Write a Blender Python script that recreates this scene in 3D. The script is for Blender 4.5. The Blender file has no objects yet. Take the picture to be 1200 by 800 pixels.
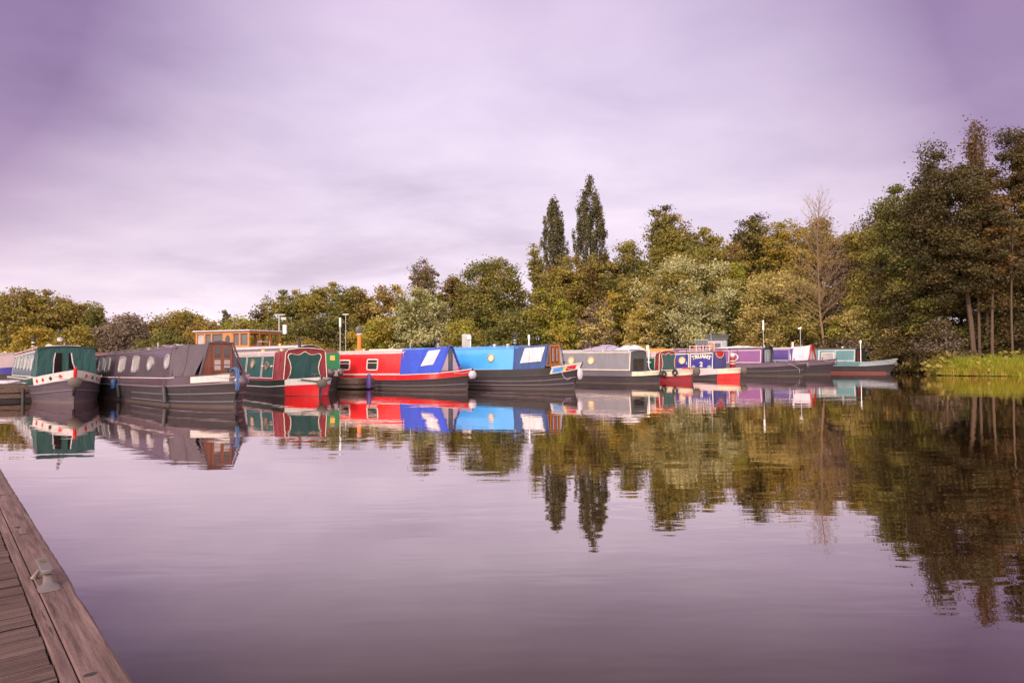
import bpy, math, random
import numpy as np
from mathutils import Vector, Matrix

# ------------------------------------------------------------------ camera, sky, sun, exposure
sc = bpy.context.scene
COL = sc.collection
R = math.radians

cam = bpy.data.cameras.new('camera')
cam.sensor_width = 36.0
cam.lens = 784 / 1200 * 36
cam.clip_start = 0.05
cam.clip_end = 6000
camo = bpy.data.objects.new('camera', cam)
COL.objects.link(camo)
camo.location = (0, 0, 1.32)
camo.rotation_euler = (Matrix.Rotation(R(.34), 3, 'Y') @ Matrix.Rotation(R(90 + 1.315), 3, 'X')).to_euler()
sc.camera = camo

SUN_ELEV, SUN_AZ = 30, 212          # degrees; azimuth clockwise from +Y: light from behind and left of the camera
world = bpy.data.worlds.new('World')
sc.world = world
world.use_nodes = True


class NT:
    """small helper for building node trees"""
    def __init__(s, tree):
        s.t = tree
        s.n = tree.nodes
        s.l = tree.links

    def add(s, typ, **kw):
        nd = s.n.new(typ)
        ins = kw.pop('ins', {})
        for k, v in kw.items():
            setattr(nd, k, v)
        for k, v in ins.items():
            if hasattr(v, 'is_output') or isinstance(v, bpy.types.NodeSocket):
                s.l.new(v, nd.inputs[k])
            else:
                nd.inputs[k].default_value = v
        return nd

    def math(s, op, a, b=0.0, c=None, clamp=False):
        ins = {0: a, 1: b}
        if c is not None:
            ins[2] = c
        return s.add('ShaderNodeMath', operation=op, use_clamp=clamp, ins=ins).outputs[0]

    def ramp(s, fac, stops, interp='LINEAR'):
        nd = s.add('ShaderNodeValToRGB', ins={0: fac})
        cr = nd.color_ramp
        cr.interpolation = interp
        while len(cr.elements) < len(stops):
            cr.elements.new(0.5)
        for e, (p, c) in zip(cr.elements, stops):
            e.position = p
            e.color = (*c, 1) if len(c) == 3 else c
        return nd.outputs[0]

    def mix(s, fac, a, b, blend='MIX'):
        nd = s.add('ShaderNodeMix', data_type='RGBA', blend_type=blend)
        for idx, v in ((0, fac), (6, a), (7, b)):
            if isinstance(v, bpy.types.NodeSocket):
                s.l.new(v, nd.inputs[idx])
            else:
                nd.inputs[idx].default_value = (*v, 1) if (idx and len(v) == 3) else v
        return nd.outputs[2]

    def noise(s, vec, scale, detail=4, rough=.5, dist=0.0):
        return s.add('ShaderNodeTexNoise', ins={'Vector': vec, 'Scale': scale, 'Detail': detail,
                                                'Roughness': rough, 'Distortion': dist}).outputs[0]

    def mapping(s, vec, loc=(0, 0, 0), rot=(0, 0, 0), scale=(1, 1, 1)):
        return s.add('ShaderNodeMapping', ins={'Vector': vec, 'Location': loc, 'Rotation': rot, 'Scale': scale}).outputs[0]


def build_world():
    w = NT(world.node_tree)
    w.n.clear()
    out = w.add('ShaderNodeOutputWorld')
    sky = w.add('ShaderNodeTexSky', sky_type='NISHITA', sun_disc=False, sun_elevation=R(SUN_ELEV),
                sun_rotation=R(SUN_AZ), dust_density=2.0)
    clear = w.add('ShaderNodeBackground', ins={'Color': sky.outputs[0], 'Strength': 0.06})
    d = w.add('ShaderNodeTexCoord').outputs['Generated']
    sep = w.add('ShaderNodeSeparateXYZ', ins={0: d})
    z = sep.outputs[2]
    # overcast: pale rose near the horizon, lilac grey cloud higher up
    base = w.ramp(z, [(0.0, (.71, .60, .66)), (.10, (.68, .58, .645)), (.22, (.60, .51, .60)), (.36, (.525, .44, .565)),
                      (.50, (.43, .345, .485)), (.75, (.42, .35, .47)), (1.0, (.6, .55, .62))])
    # flat cloud deck seen in perspective
    den = w.math('ADD', w.math('MAXIMUM', z, 0.0), 0.16)
    px = w.math('DIVIDE', sep.outputs[0], den)
    py = w.math('DIVIDE', sep.outputs[1], den)
    pv = w.add('ShaderNodeCombineXYZ', ins={0: px, 1: py, 2: 0.0}).outputs[0]
    n1 = w.noise(w.mapping(pv, loc=(3.1, 1.7, 0), rot=(0, 0, R(12)), scale=(.5, .62, 1)), 1.0, 5, .5, .35)
    n2 = w.noise(w.mapping(pv, loc=(7.3, 4.2, 0), rot=(0, 0, R(-8)), scale=(1.6, 1.9, 1)), 1.0, 6, .56, .3)
    f = w.math('ADD', w.math('MULTIPLY', n1, .65), w.math('MULTIPLY', n2, .35))
    var = w.ramp(f, [(.33, (.70, .67, .74)), (.44, (.89, .88, .92)), (.55, (1.04, 1.04, 1.03)), (.66, (1.20, 1.18, 1.14))])
    c = w.mix(1.0, base, var, 'MULTIPLY')
    # vignette darkens the high side sky; sky behind the viewer brightened to light fronts
    side = w.math('POWER', w.math('ABSOLUTE', w.math('SUBTRACT', sep.outputs[0], .0)), 3.0)
    zf = w.math('MULTIPLY', w.math('MULTIPLY', side, w.math('MULTIPLY', z, 2.75)), 6.4)
    c = w.mix(w.math('MINIMUM', zf, .85), c, w.mix(1.0, c, (.36, .265, .42), 'MULTIPLY'))
    back = w.math('MULTIPLY', w.math('SUBTRACT', .25, sep.outputs[1]), 1.1, clamp=True)
    c = w.mix(back, c, w.mix(f, (1.5, 1.25, 1.12), (2.1, 1.8, 1.55)))
    cloud = w.add('ShaderNodeBackground', ins={'Color': c, 'Strength': 1.0})
    mx = w.add('ShaderNodeMixShader', ins={0: .93, 1: clear.outputs[0], 2: cloud.outputs[0]})
    w.l.new(mx.outputs[0], out.inputs[0])


build_world()

sun = bpy.data.lights.new('sun', 'SUN')
sun.energy = 1.5
sun.angle = R(14)
sun.color = (1.0, .86, .70)
suno = bpy.data.objects.new('sun', sun)
COL.objects.link(suno)
sd = Vector((math.sin(R(SUN_AZ)) * math.cos(R(SUN_ELEV)), math.cos(R(SUN_AZ)) * math.cos(R(SUN_ELEV)), math.sin(R(SUN_ELEV))))
suno.rotation_euler = sd.to_track_quat('Z', 'Y').to_euler()

sc.view_settings.view_transform = 'Standard'
sc.view_settings.look = 'None'
sc.view_settings.exposure = 0.75
sc.view_settings.gamma = 1
sc.view_settings.use_curve_mapping = False

# ------------------------------------------------------------------ materials
MAT = {}


def new_mat(name):
    m = bpy.data.materials.new(name)
    m.use_nodes = True
    t = NT(m.node_tree)
    t.n.clear()
    out = t.add('ShaderNodeOutputMaterial')
    MAT[name] = m
    return m, t, out


def paint(name, col, rough=.32, var=.2, metal=0.0, coat=.0, grime=.42, bump=.2, spec=.42):
    """gloss or matt paint with slow fading, streaks of grime and slightly uneven plate"""
    m, t, out = new_mat(name)
    oc = t.add('ShaderNodeTexCoord').outputs['Object']
    n1 = t.noise(oc, 1.3, 5, .6)
    n2 = t.noise(t.mapping(oc, scale=(6, 6, .9)), 1.4, 5, .65)
    n3 = t.noise(oc, 28, 3, .6)
    c = t.mix(n1, tuple(x * (1 - var) for x in col), tuple(min(1, x * (1 + var) + .01) for x in col))
    g = t.ramp(n2, [(.48, (0, 0, 0)), (.75, (grime,) * 3)])
    gm = t.add('ShaderNodeSeparateColor', ins={0: g}).outputs[0]
    lum = sum(col) / 3
    c = t.mix(gm, c, (lum * .45 + .04, lum * .40 + .032, lum * .36 + .027))
    bs = t.add('ShaderNodeBsdfPrincipled', ins={'Base Color': c, 'Metallic': metal,
               'Roughness': t.math('ADD', rough - .08, t.math('MULTIPLY', n3, .2)), 'Coat Weight': coat * .4, 'Coat Roughness': .15, 'Specular IOR Level': spec})
    b = t.add('ShaderNodeBump', ins={'Strength': bump, 'Distance': .03, 'Height': t.math('ADD', n1, t.math('MULTIPLY', n3, .08))})
    t.l.new(b.outputs[0], bs.inputs['Normal'])
    t.l.new(bs.outputs[0], out.inputs[0])
    return m


def fabric(name, col, rough=.75):
    m, t, out = new_mat(name)
    oc = t.add('ShaderNodeTexCoord').outputs['Object']
    n1 = t.noise(oc, 2.2, 5, .6)
    n2 = t.noise(t.mapping(oc, scale=(1, 1, .35)), 5, 4, .5, .6)
    c = t.mix(n1, tuple(x * .78 for x in col), tuple(min(1, x * 1.15 + .008) for x in col))
    bs = t.add('ShaderNodeBsdfPrincipled', ins={'Base Color': c, 'Roughness': rough, 'Sheen Weight': .15})
    b = t.add('ShaderNodeBump', ins={'Strength': .9, 'Distance': .07, 'Height': n2})
    t.l.new(b.outputs[0], bs.inputs['Normal'])
    t.l.new(bs.outputs[0], out.inputs[0])
    return m


def wood(name, c1, c2, axis=0, scale=9, rough=.6, blotch=(.5, .5, .5), coat=0.0, cell=0.0, relief=.004):
    m, t, out = new_mat(name)
    oc = t.add('ShaderNodeTexCoord').outputs['Object']
    s = [scale * 2.4] * 3
    s[axis] = scale * .13
    n = t.noise(t.mapping(oc, scale=tuple(s)), 1.0, 7, .68, .12)
    n2 = t.noise(oc, 1.6, 4, .6)
    n3 = t.noise(oc, 60, 2, .6)
    c = t.mix(t.ramp(n, [(.30, (0, 0, 0)), (.66, (1, 1, 1))]), c1, c2)
    c = t.mix(t.math('MULTIPLY', t.ramp(n2, [(.42, (0, 0, 0)), (.7, (1, 1, 1))]), .55), c, blotch)
    # knots, splits and dried algae
    sp = [scale * 1.2] * 3
    sp[axis] = scale * .05
    crk = t.ramp(t.noise(t.mapping(oc, scale=tuple(sp)), 3.0, 4, .6, .15), [(.30, (1, 1, 1)), (.36, (0, 0, 0))])
    c = t.mix(t.math('MULTIPLY', crk, .7), c, tuple(x * .3 for x in c1))
    if cell:      # every board has its own tone
        px = t.math('FLOOR', t.math('DIVIDE', t.math('ADD', t.add('ShaderNodeSeparateXYZ', ins={0: oc}).outputs[0], 11.0), cell))
        wn = t.add('ShaderNodeTexWhiteNoise', noise_dimensions='1D', ins={'W': px}).outputs[0]
        c = t.mix(t.math('MULTIPLY', wn, .5), c, tuple(x * .45 for x in c2))
        # shade of the gaps painted near black on the sawn board edges
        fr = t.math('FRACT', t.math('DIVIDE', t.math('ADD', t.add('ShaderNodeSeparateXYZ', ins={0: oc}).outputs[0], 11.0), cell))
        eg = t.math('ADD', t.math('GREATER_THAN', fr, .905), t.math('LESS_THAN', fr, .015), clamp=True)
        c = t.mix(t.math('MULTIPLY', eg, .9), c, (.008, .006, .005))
    bs = t.add('ShaderNodeBsdfPrincipled', ins={'Base Color': c, 'Roughness': rough, 'Coat Weight': coat, 'Coat Roughness': .15, 'Specular IOR Level': .3})
    b = t.add('ShaderNodeBump', ins={'Strength': .8, 'Distance': relief, 'Height': t.math('ADD', t.math('SUBTRACT', n, t.math('MULTIPLY', crk, .6)), t.math('MULTIPLY', n3, .5))})
    t.l.new(b.outputs[0], bs.inputs['Normal'])
    t.l.new(bs.outputs[0], out.inputs[0])
    return m


def hull_black(name, col=(.021, .016, .020)):
    """bitumen hull with a pale scum and rust tide line just above the water"""
    m, t, out = new_mat(name)
    oc = t.add('ShaderNodeTexCoord').outputs['Object']
    z = t.add('ShaderNodeSeparateXYZ', ins={0: oc}).outputs[2]
    n1 = t.noise(t.mapping(oc, scale=(1.2, 1.2, 5)), 1.5, 6, .65)
    n2 = t.noise(oc, 3.0, 5, .7)
    c = t.mix(n1, col, tuple(x * 2.4 + .008 for x in col))
    band = t.math('SUBTRACT', t.math('ADD', z, t.math('MULTIPLY', n2, .05)), .055)
    bf = t.ramp(t.math('ADD', t.math('MULTIPLY', band, 4.0), .5), [(.30, (1, 1, 1)), (.50, (.85, .85, .85)), (.62, (0, 0, 0))])
    bf = t.add('ShaderNodeSeparateColor', ins={0: bf}).outputs[0]
    tide = t.mix(n2, (.11, .075, .055), (.27, .19, .135))
    c = t.mix(t.math('MULTIPLY', bf, .30), c, tide)
    rust = t.ramp(t.noise(t.mapping(oc, scale=(3, 3, .7)), 2.5, 5, .7), [(.60, (0, 0, 0)), (.72, (.7, .7, .7))])
    c = t.mix(t.add('ShaderNodeSeparateColor', ins={0: rust}).outputs[0], c, (.10, .055, .035))
    bs = t.add('ShaderNodeBsdfPrincipled', ins={'Base Color': c, 'Roughness': t.math('ADD', .32, t.math('MULTIPLY', n2, .35)), 'Specular IOR Level': .3})
    b = t.add('ShaderNodeBump', ins={'Strength': .25, 'Distance': .05, 'Height': n2})
    t.l.new(b.outputs[0], bs.inputs['Normal'])
    t.l.new(bs.outputs[0], out.inputs[0])
    return m


def glass_dark(name, col=(.02, .02, .022), rough=.06):
    m, t, out = new_mat(name)
    oc = t.add('ShaderNodeTexCoord').outputs['Object']
    n = t.noise(oc, 2.3, 3, .5)
    c = t.mix(n, col, tuple(min(1, x * 2.2) for x in col))
    bs = t.add('ShaderNodeBsdfPrincipled', ins={'Base Color': c, 'Roughness': rough, 'IOR': 1.6})
    t.l.new(bs.outputs[0], out.inputs[0])
    return m


def leaf_mat(name, trans=.34):
    m, t, out = new_mat(name)
    a = t.add('ShaderNodeAttribute', attribute_name='col').outputs['Color']
    df = t.add('ShaderNodeBsdfPrincipled', ins={'Base Color': a, 'Roughness': .55, 'Specular IOR Level': .35})
    tr = t.add('ShaderNodeBsdfTranslucent', ins={'Color': t.mix(1.0, a, (1.0, 1.0, .55), 'MULTIPLY')})
    mx = t.add('ShaderNodeMixShader', ins={0: trans, 1: df.outputs[0], 2: tr.outputs[0]})
    t.l.new(mx.outputs[0], out.inputs[0])
    return m


def bark_mat(name, c1, c2):
    m, t, out = new_mat(name)
    oc = t.add('ShaderNodeTexCoord').outputs['Object']
    n = t.noise(t.mapping(oc, scale=(7, 7, 1.2)), 1.5, 6, .7)
    bs = t.add('ShaderNodeBsdfPrincipled', ins={'Base Color': t.mix(n, c1, c2), 'Roughness': .85})
    b = t.add('ShaderNodeBump', ins={'Strength': .8, 'Distance': .05, 'Height': n})
    t.l.new(b.outputs[0], bs.inputs['Normal'])
    t.l.new(bs.outputs[0], out.inputs[0])
    return m


def ground_mat():
    m, t, out = new_mat('earth_bank')
    oc = t.add('ShaderNodeTexCoord').outputs['Object']
    n = t.noise(oc, .35, 8, .65)
    n2 = t.noise(oc, 3.0, 6, .7)
    c = t.ramp(t.math('ADD', t.math('MULTIPLY', n, .6), t.math('MULTIPLY', n2, .4)),
               [(.35, (.030, .020, .012)), (.5, (.055, .045, .018)), (.65, (.085, .080, .025))])
    bs = t.add('ShaderNodeBsdfPrincipled', ins={'Base Color': c, 'Roughness': .9})
    b = t.add('ShaderNodeBump', ins={'Strength': 1.0, 'Distance': .15, 'Height': n2})
    t.l.new(b.outputs[0], bs.inputs['Normal'])
    t.l.new(bs.outputs[0], out.inputs[0])
    return m


def water_mat():
    m, t, out = new_mat('marina_water')
    oc = t.add('ShaderNodeTexCoord').outputs['Object']
    # long slow swell, small ripples lying across the view, patches of breeze
    a = t.noise(t.mapping(oc, rot=(0, 0, R(9)), scale=(.22, .8, 1)), 1.0, 2, .5, .4)
    b = t.noise(t.mapping(oc, rot=(0, 0, R(-6)), scale=(1.1, 3.4, 1)), 1.0, 2, .55, .3)
    c = t.noise(t.mapping(oc, rot=(0, 0, R(4)), scale=(4.0, 9.0, 1)), 1.0, 2, .5)
    patch = t.ramp(t.noise(t.mapping(oc, scale=(.06, .16, 1)), 1.0, 3, .5), [(.38, (.25, .25, .25)), (.66, (1, 1, 1))])
    h = t.math('ADD', t.math('MULTIPLY', a, .55), t.math('MULTIPLY', b, .19))
    h = t.math('ADD', h, t.math('MULTIPLY', c, .030))
    h = t.math('MULTIPLY', h, patch)
    bp = t.add('ShaderNodeBump', ins={'Strength': .34, 'Distance': .05, 'Height': h})
    lw = t.add('ShaderNodeFresnel', ins={'IOR': 2.05, 'Normal': bp.outputs[0]})
    body = t.add('ShaderNodeBsdfDiffuse', ins={'Color': (.026, .012, .007, 1)})
    gl = t.add('ShaderNodeBsdfGlossy', ins={'Color': (.98, .890, .870, 1), 'Roughness': .012, 'Normal': bp.outputs[0]})
    fr = t.ramp(lw.outputs[0], [(.10, (.09, .09, .09)), (.195, (.135, .135, .135)), (.243, (.33, .33, .33)), (.30, (.57, .57, .57)), (.385, (.74, .74, .74)), (.47, (.85, .85, .85)), (.70, (.94, .94, .94)), (1, (.98, .98, .98))])
    mx = t.add('ShaderNodeMixShader', ins={0: fr, 1: body.outputs[0], 2: gl.outputs[0]})
    t.l.new(mx.outputs[0], out.inputs[0])
    return m


paint('white', (.62, .57, .58))
paint('cream', (.68, .59, .47))
paint('pale_rose', (.62, .47, .50), grime=.2)
paint('black', (.018, .017, .02), rough=.35)
paint('charcoal', (.030, .026, .030), rough=.45)
paint('slate', (.086, .052, .076), rough=.2, coat=1.0, spec=.7)
paint('slate_roof', (.17, .125, .16), rough=.4)
paint('bottle_green', (.006, .058, .045), rough=.25, coat=.4)
paint('dark_green', (.006, .036, .024), rough=.3)
paint('mid_green', (.008, .20, .075), rough=.35)
paint('teal_green', (.006, .075, .070), rough=.4)
paint('red', (.58, .014, .020), rough=.22, coat=.7, grime=.28)
paint('red_roof', (.33, .06, .05), rough=.5)
paint('maroon', (.23, .010, .022), rough=.35, grime=.2)
paint('sky_blue', (.06, .33, .78), rough=.16, coat=1.0, grime=.2, spec=.5)
paint('panel_blue', (.07, .26, .68), rough=.3)
paint('yellow', (.80, .52, .08), rough=.35)
paint('grey_blue', (.20, .185, .225), rough=.35)
paint('mid_grey', (.13, .10, .13), rough=.35)
paint('steel_grey', (.085, .09, .10), rough=.4)
paint('royal_violet', (.035, .028, .24), rough=.3, coat=.3, grime=.15)
paint('plum', (.21, .065, .22), rough=.22, coat=.5, grime=.15)
paint('indigo', (.065, .03, .21), rough=.25, coat=.4)
paint('dusty_purple', (.14, .09, .14), rough=.35)
paint('teal_pale', (.10, .22, .25), rough=.3)
paint('pale_blue_grey', (.30, .34, .40), rough=.35)
paint('boot_red', (.20, .045, .035), rough=.5)
paint('orange', (.80, .21, .03), rough=.35, grime=.15)
paint('terracotta', (.55, .19, .09), rough=.6)
paint('galvanised', (.42, .40, .42), rough=.4, metal=.6)
paint('aluminium', (.62, .60, .61), rough=.32, metal=.75, bump=.05)
paint('brass', (.66, .47, .20), rough=.25, metal=.85, grime=.1)
paint('bright_blue', (.015, .07, .27), rough=.45)
paint('rubber', (.022, .020, .022), rough=.7)
paint('rope_brown', (.11, .085, .075), rough=.9, bump=.8)
paint('rope_blue', (.05, .11, .27), rough=.8, bump=.6)
paint('lamp_white', (.86, .82, .84), rough=.3, grime=.1)
paint('cleat_metal', (.20, .155, .16), rough=.5, metal=.5, grime=.5, bump=.4)
paint('moss', (.10, .08, .02), rough=.9)
fabric('royal_blue_canvas', (.016, .050, .46))
fabric('navy_canvas', (.022, .055, .19))
fabric('green_canvas', (.004, .050, .052))
fabric('violet_canvas', (.025, .022, .19))
fabric('maroon_canvas', (.22, .010, .025))
fabric('dark_canvas', (.070, .046, .066))
fabric('pale_canvas', (.52, .46, .54))
fabric('lilac_tarp', (.30, .25, .36))
fabric('white_tarp', (.62, .58, .62))
fabric('clear_vinyl', (.50, .44, .50), rough=.2)
wood('varnished_wood', (.10, .020, .010), (.25, .058, .022), axis=2, blotch=(.14, .032, .016), coat=.5, rough=.35)
wood('orange_wood', (.36, .12, .03), (.58, .22, .06), axis=2, blotch=(.42, .16, .05), coat=.4, rough=.4)
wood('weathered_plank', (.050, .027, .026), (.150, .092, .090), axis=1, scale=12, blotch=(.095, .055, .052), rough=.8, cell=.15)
wood('weathered_beam', (.040, .019, .018), (.205, .125, .118), axis=0, scale=16, blotch=(.115, .066, .060), rough=.75, relief=.007)
wood('pontoon_wood', (.05, .032, .026), (.15, .10, .085), axis=0, scale=5, blotch=(.09, .06, .05), rough=.8)
hull_black('bitumen')
hull_black('purple_bitumen', (.050, .036, .050))
glass_dark('window_glass')
glass_dark('curtained_glass', (.22, .19, .20), .12)
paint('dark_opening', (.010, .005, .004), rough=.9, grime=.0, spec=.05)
glass_dark('smoked_glass', (.05, .045, .05), .1)
leaf_mat('foliage')
leaf_mat('reed_blades', .3)
bark_mat('bark', (.035, .024, .018), (.10, .075, .055))
bark_mat('pale_bark', (.12, .08, .06), (.30, .22, .17))
bark_mat('warm_bark', (.055, .032, .022), (.14, .085, .056))
bark_mat('tan_bark', (.16, .095, .055), (.34, .22, .13))
ground_mat()
water_mat()


# ------------------------------------------------------------------ mesh and object helpers
class MB:
    """collects shapes; build() links them as ONE mesh object"""
    def __init__(s):
        s.v = []
        s.f = []

    def add(s, vs, fs):
        o = len(s.v)
        s.v += [tuple(p) for p in vs]
        s.f += [tuple(i + o for i in f) for f in fs]
        return s

    def box(s, c, d, M=None):
        x, y, z = d[0] / 2, d[1] / 2, d[2] / 2
        vs = [Vector((a * x, b * y, e * z)) for e in (-1, 1) for b in (-1, 1) for a in (-1, 1)]
        if M is not None:
            vs = [M @ p for p in vs]
        vs = [p + Vector(c) for p in vs]
        return s.add(vs, [(0, 2, 3, 1), (4, 5, 7, 6), (0, 1, 5, 4), (2, 6, 7, 3), (0, 4, 6, 2), (1, 3, 7, 5)])

    def tube(s, pts, r, n=8, cap=True):
        pts = [Vector(p) for p in pts]
        rs = r if isinstance(r, (list, tuple)) else [r] * len(pts)
        vs, fs = [], []
        up = Vector((0, 0, 1))
        for i, p in enumerate(pts):
            t = (pts[min(i + 1, len(pts) - 1)] - pts[max(i - 1, 0)])
            t = t.normalized() if t.length > 1e-9 else Vector((0, 0, 1))
            a = up if abs(t.dot(up)) < .95 else Vector((1, 0, 0))
            u = t.cross(a).normalized()
            w = t.cross(u)
            for k in range(n):
                an = 2 * math.pi * k / n
                vs.append(p + (u * math.cos(an) + w * math.sin(an)) * rs[i])
        for i in range(len(pts) - 1):
            for k in range(n):
                fs.append((i * n + k, i * n + (k + 1) % n, (i + 1) * n + (k + 1) % n, (i + 1) * n + k))
        if cap:
            fs.append(tuple(range(n))[::-1])
            fs.append(tuple((len(pts) - 1) * n + k for k in range(n)))
        return s.add(vs, fs)

    def lathe(s, prof, c=(0, 0, 0), n=14, M=None):
        """prof: (radius, z)"""
        vs, fs = [], []
        for r, z in prof:
            for k in range(n):
                a = 2 * math.pi * k / n
                p = Vector((r * math.cos(a), r * math.sin(a), z))
                if M is not None:
                    p = M @ p
                vs.append(p + Vector(c))
        for i in range(len(prof) - 1):
            for k in range(n):
                fs.append((i * n + k, i * n + (k + 1) % n, (i + 1) * n + (k + 1) % n, (i + 1) * n + k))
        fs.append(tuple(range(n))[::-1])
        fs.append(tuple((len(prof) - 1) * n + k for k in range(n)))
        return s.add(vs, fs)

    def torus(s, c, R0, r, M=None, n=18, m=8):
        vs, fs = [], []
        for i in range(n):
            a = 2 * math.pi * i / n
            for k in range(m):
                b = 2 * math.pi * k / m
                p = Vector(((R0 + r * math.cos(b)) * math.cos(a), (R0 + r * math.cos(b)) * math.sin(a), r * math.sin(b)))
                if M is not None:
                    p = M @ p
                vs.append(p + Vector(c))
        for i in range(n):
            for k in range(m):
                fs.append((i * m + k, ((i + 1) % n) * m + k, ((i + 1) % n) * m + (k + 1) % m, i * m + (k + 1) % m))
        return s.add(vs, fs)

    def grid(s, rows, close=False):
        """rows: list of equally long point lists"""
        n = len(rows[0])
        vs = [p for r in rows for p in r]
        fs = []
        for i in range(len(rows) - 1):
            for k in range(n - 1 + (1 if close else 0)):
                fs.append((i * n + k, i * n + (k + 1) % n, (i + 1) * n + (k + 1) % n, (i + 1) * n + k))
        return s.add(vs, fs)

    def build(s, name, mat, parent=None, smooth=False, bevel=0.0):
        me = bpy.data.meshes.new(name)
        me.from_pydata([tuple(p) for p in s.v], [], s.f)
        me.update()
        o = bpy.data.objects.new(name, me)
        me.materials.append(MAT[mat])
        COL.objects.link(o)
        if parent is not None:
            o.parent = parent
        import bmesh
        bm = bmesh.new()
        bm.from_mesh(me)
        bmesh.ops.recalc_face_normals(bm, faces=bm.faces)
        bm.to_mesh(me)
        bm.free()
        if smooth:
            me.shade_smooth()
            try:
                me.set_sharp_from_angle(angle=R(38))
            except Exception:
                pass
        if bevel:
            md = o.modifiers.new('bevel', 'BEVEL')
            md.width = bevel
            md.segments = 2
            md.limit_method = 'ANGLE'
        return o


def tag(o, label=None, cat=None, group=None, kind=None):
    if label:
        o['label'] = label
    if cat:
        o['category'] = cat
    if group:
        o['group'] = group
    if kind:
        o['kind'] = kind
    return o


def thing(name, label, cat, loc=(0, 0, 0), rz=0.0, group=None):
    o = bpy.data.objects.new(name, None)
    o.empty_display_size = .3
    COL.objects.link(o)
    o.location = loc
    o.rotation_euler = (0, 0, rz)
    return tag(o, label, cat, group)


def lerp_pts(pts, s):
    """piecewise linear, smoothed a little, over sorted (s, value) pairs"""
    if s <= pts[0][0]:
        return pts[0][1]
    for (a, va), (b, vb) in zip(pts, pts[1:]):
        if s <= b:
            t = (s - a) / (b - a)
            return va + (vb - va) * t
    return pts[-1][1]


# ------------------------------------------------------------------ ground and water
SHORE = [(70, 14), (52, 26), (42, 33), (35.5, 36.6), (30.5, 38.6), (28.0, 40.0), (26.3, 41.6), (26.6, 43.0), (28.2, 45.0), (30.2, 48.5), (30.8, 53),
         (28, 58), (23, 62), (15, 67), (3, 72), (-12, 80), (-38, 92), (-72, 97), (-105, 82), (-120, 40), (-110, -20), (-60, -50),
         (20, -50), (60, -30)]


def shore_dist(P):
    """signed distance (positive on land) to the shoreline polygon, numpy (n,2)"""
    poly = np.array(SHORE, float)
    a = poly
    b = np.roll(poly, -1, 0)
    dmin = np.full(len(P), 1e9)
    inside = np.zeros(len(P), bool)
    for (x0, y0), (x1, y1) in zip(a, b):
        dx, dy = x1 - x0, y1 - y0
        t = np.clip(((P[:, 0] - x0) * dx + (P[:, 1] - y0) * dy) / (dx * dx + dy * dy), 0, 1)
        d = np.hypot(P[:, 0] - x0 - t * dx, P[:, 1] - y0 - t * dy)
        dmin = np.minimum(dmin, d)
        cond = ((y0 > P[:, 1]) != (y1 > P[:, 1]))
        xx = dx * (P[:, 1] - y0) / (dy if abs(dy) > 1e-9 else 1e-9) + x0
        inside ^= cond & (P[:, 0] < xx)
    return np.where(inside, -dmin, dmin)


def ground_z(P):
    d = shore_dist(P)
    wob = .25 * np.sin(P[:, 0] * .9 + 1.3) * np.sin(P[:, 1] * .7) + .12 * np.sin(P[:, 0] * 2.3 + P[:, 1] * 1.9)
    d = d + wob
    up = .35 * (1 - np.exp(-np.maximum(d, 0) / .8)) + np.minimum(np.maximum(d - 2, 0) * .03, 1.2)
    return np.where(d > 0, up, np.maximum(d * .8, -1.6))


def gz(x, y):
    return float(ground_z(np.array([[x, y]], float))[0])


def build_ground():
    def axis(lo, hi, step, far):
        core = list(np.arange(lo, hi + .01, step))
        ext = []
        g = step
        p = hi
        while p < far:
            g *= 1.5
            p += g
            ext.append(p)
        low = []
        g = step
        p = lo
        while p > -far:
            g *= 1.5
            p -= g
            low.append(p)
        return np.array(low[::-1] + core + ext)
    xs = axis(-128, 76, 1.25, 3000)
    ys = axis(-56, 110, 1.25, 3000)
    X, Y = np.meshgrid(xs, ys)
    P = np.stack([X.ravel(), Y.ravel()], 1)
    Z = ground_z(P)
    V = np.column_stack([P, Z])
    nx, ny = len(xs), len(ys)
    i = np.arange(nx - 1)[None, :] + nx * np.arange(ny - 1)[:, None]
    Fq = np.stack([i, i + 1, i + 1 + nx, i + nx], -1).reshape(-1, 4)
    o = mesh_np('ground', V, Fq, 'earth_bank')
    o.data.shade_smooth()
    tag(o, kind='structure')


def mesh_np(name, V, Fq, mat, parent=None, col=None):
    me = bpy.data.meshes.new(name)
    n, k = Fq.shape
    me.vertices.add(len(V))
    me.vertices.foreach_set('co', np.ascontiguousarray(V, np.float32).ravel())
    me.loops.add(n * k)
    me.loops.foreach_set('vertex_index', np.ascontiguousarray(Fq, np.int32).ravel())
    me.polygons.add(n)
    me.polygons.foreach_set('loop_start', np.arange(0, n * k, k, dtype=np.int32))
    me.update(calc_edges=True)
    if col is not None:
        at = me.color_attributes.new('col', 'FLOAT_COLOR', 'POINT')
        c4 = np.column_stack([col, np.ones(len(col))]).astype(np.float32)
        at.data.foreach_set('color', c4.ravel())
    me.materials.append(MAT[mat])
    o = bpy.data.objects.new(name, me)
    COL.objects.link(o)
    if parent is not None:
        o.parent = parent
    return o


build_ground()
wm = MB()
wm.add([(-135, -60, 0), (85, -60, 0), (85, 112, 0), (-135, 112, 0)], [(0, 1, 2, 3)])
tag(wm.build('water', 'marina_water'), kind='structure')


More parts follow.
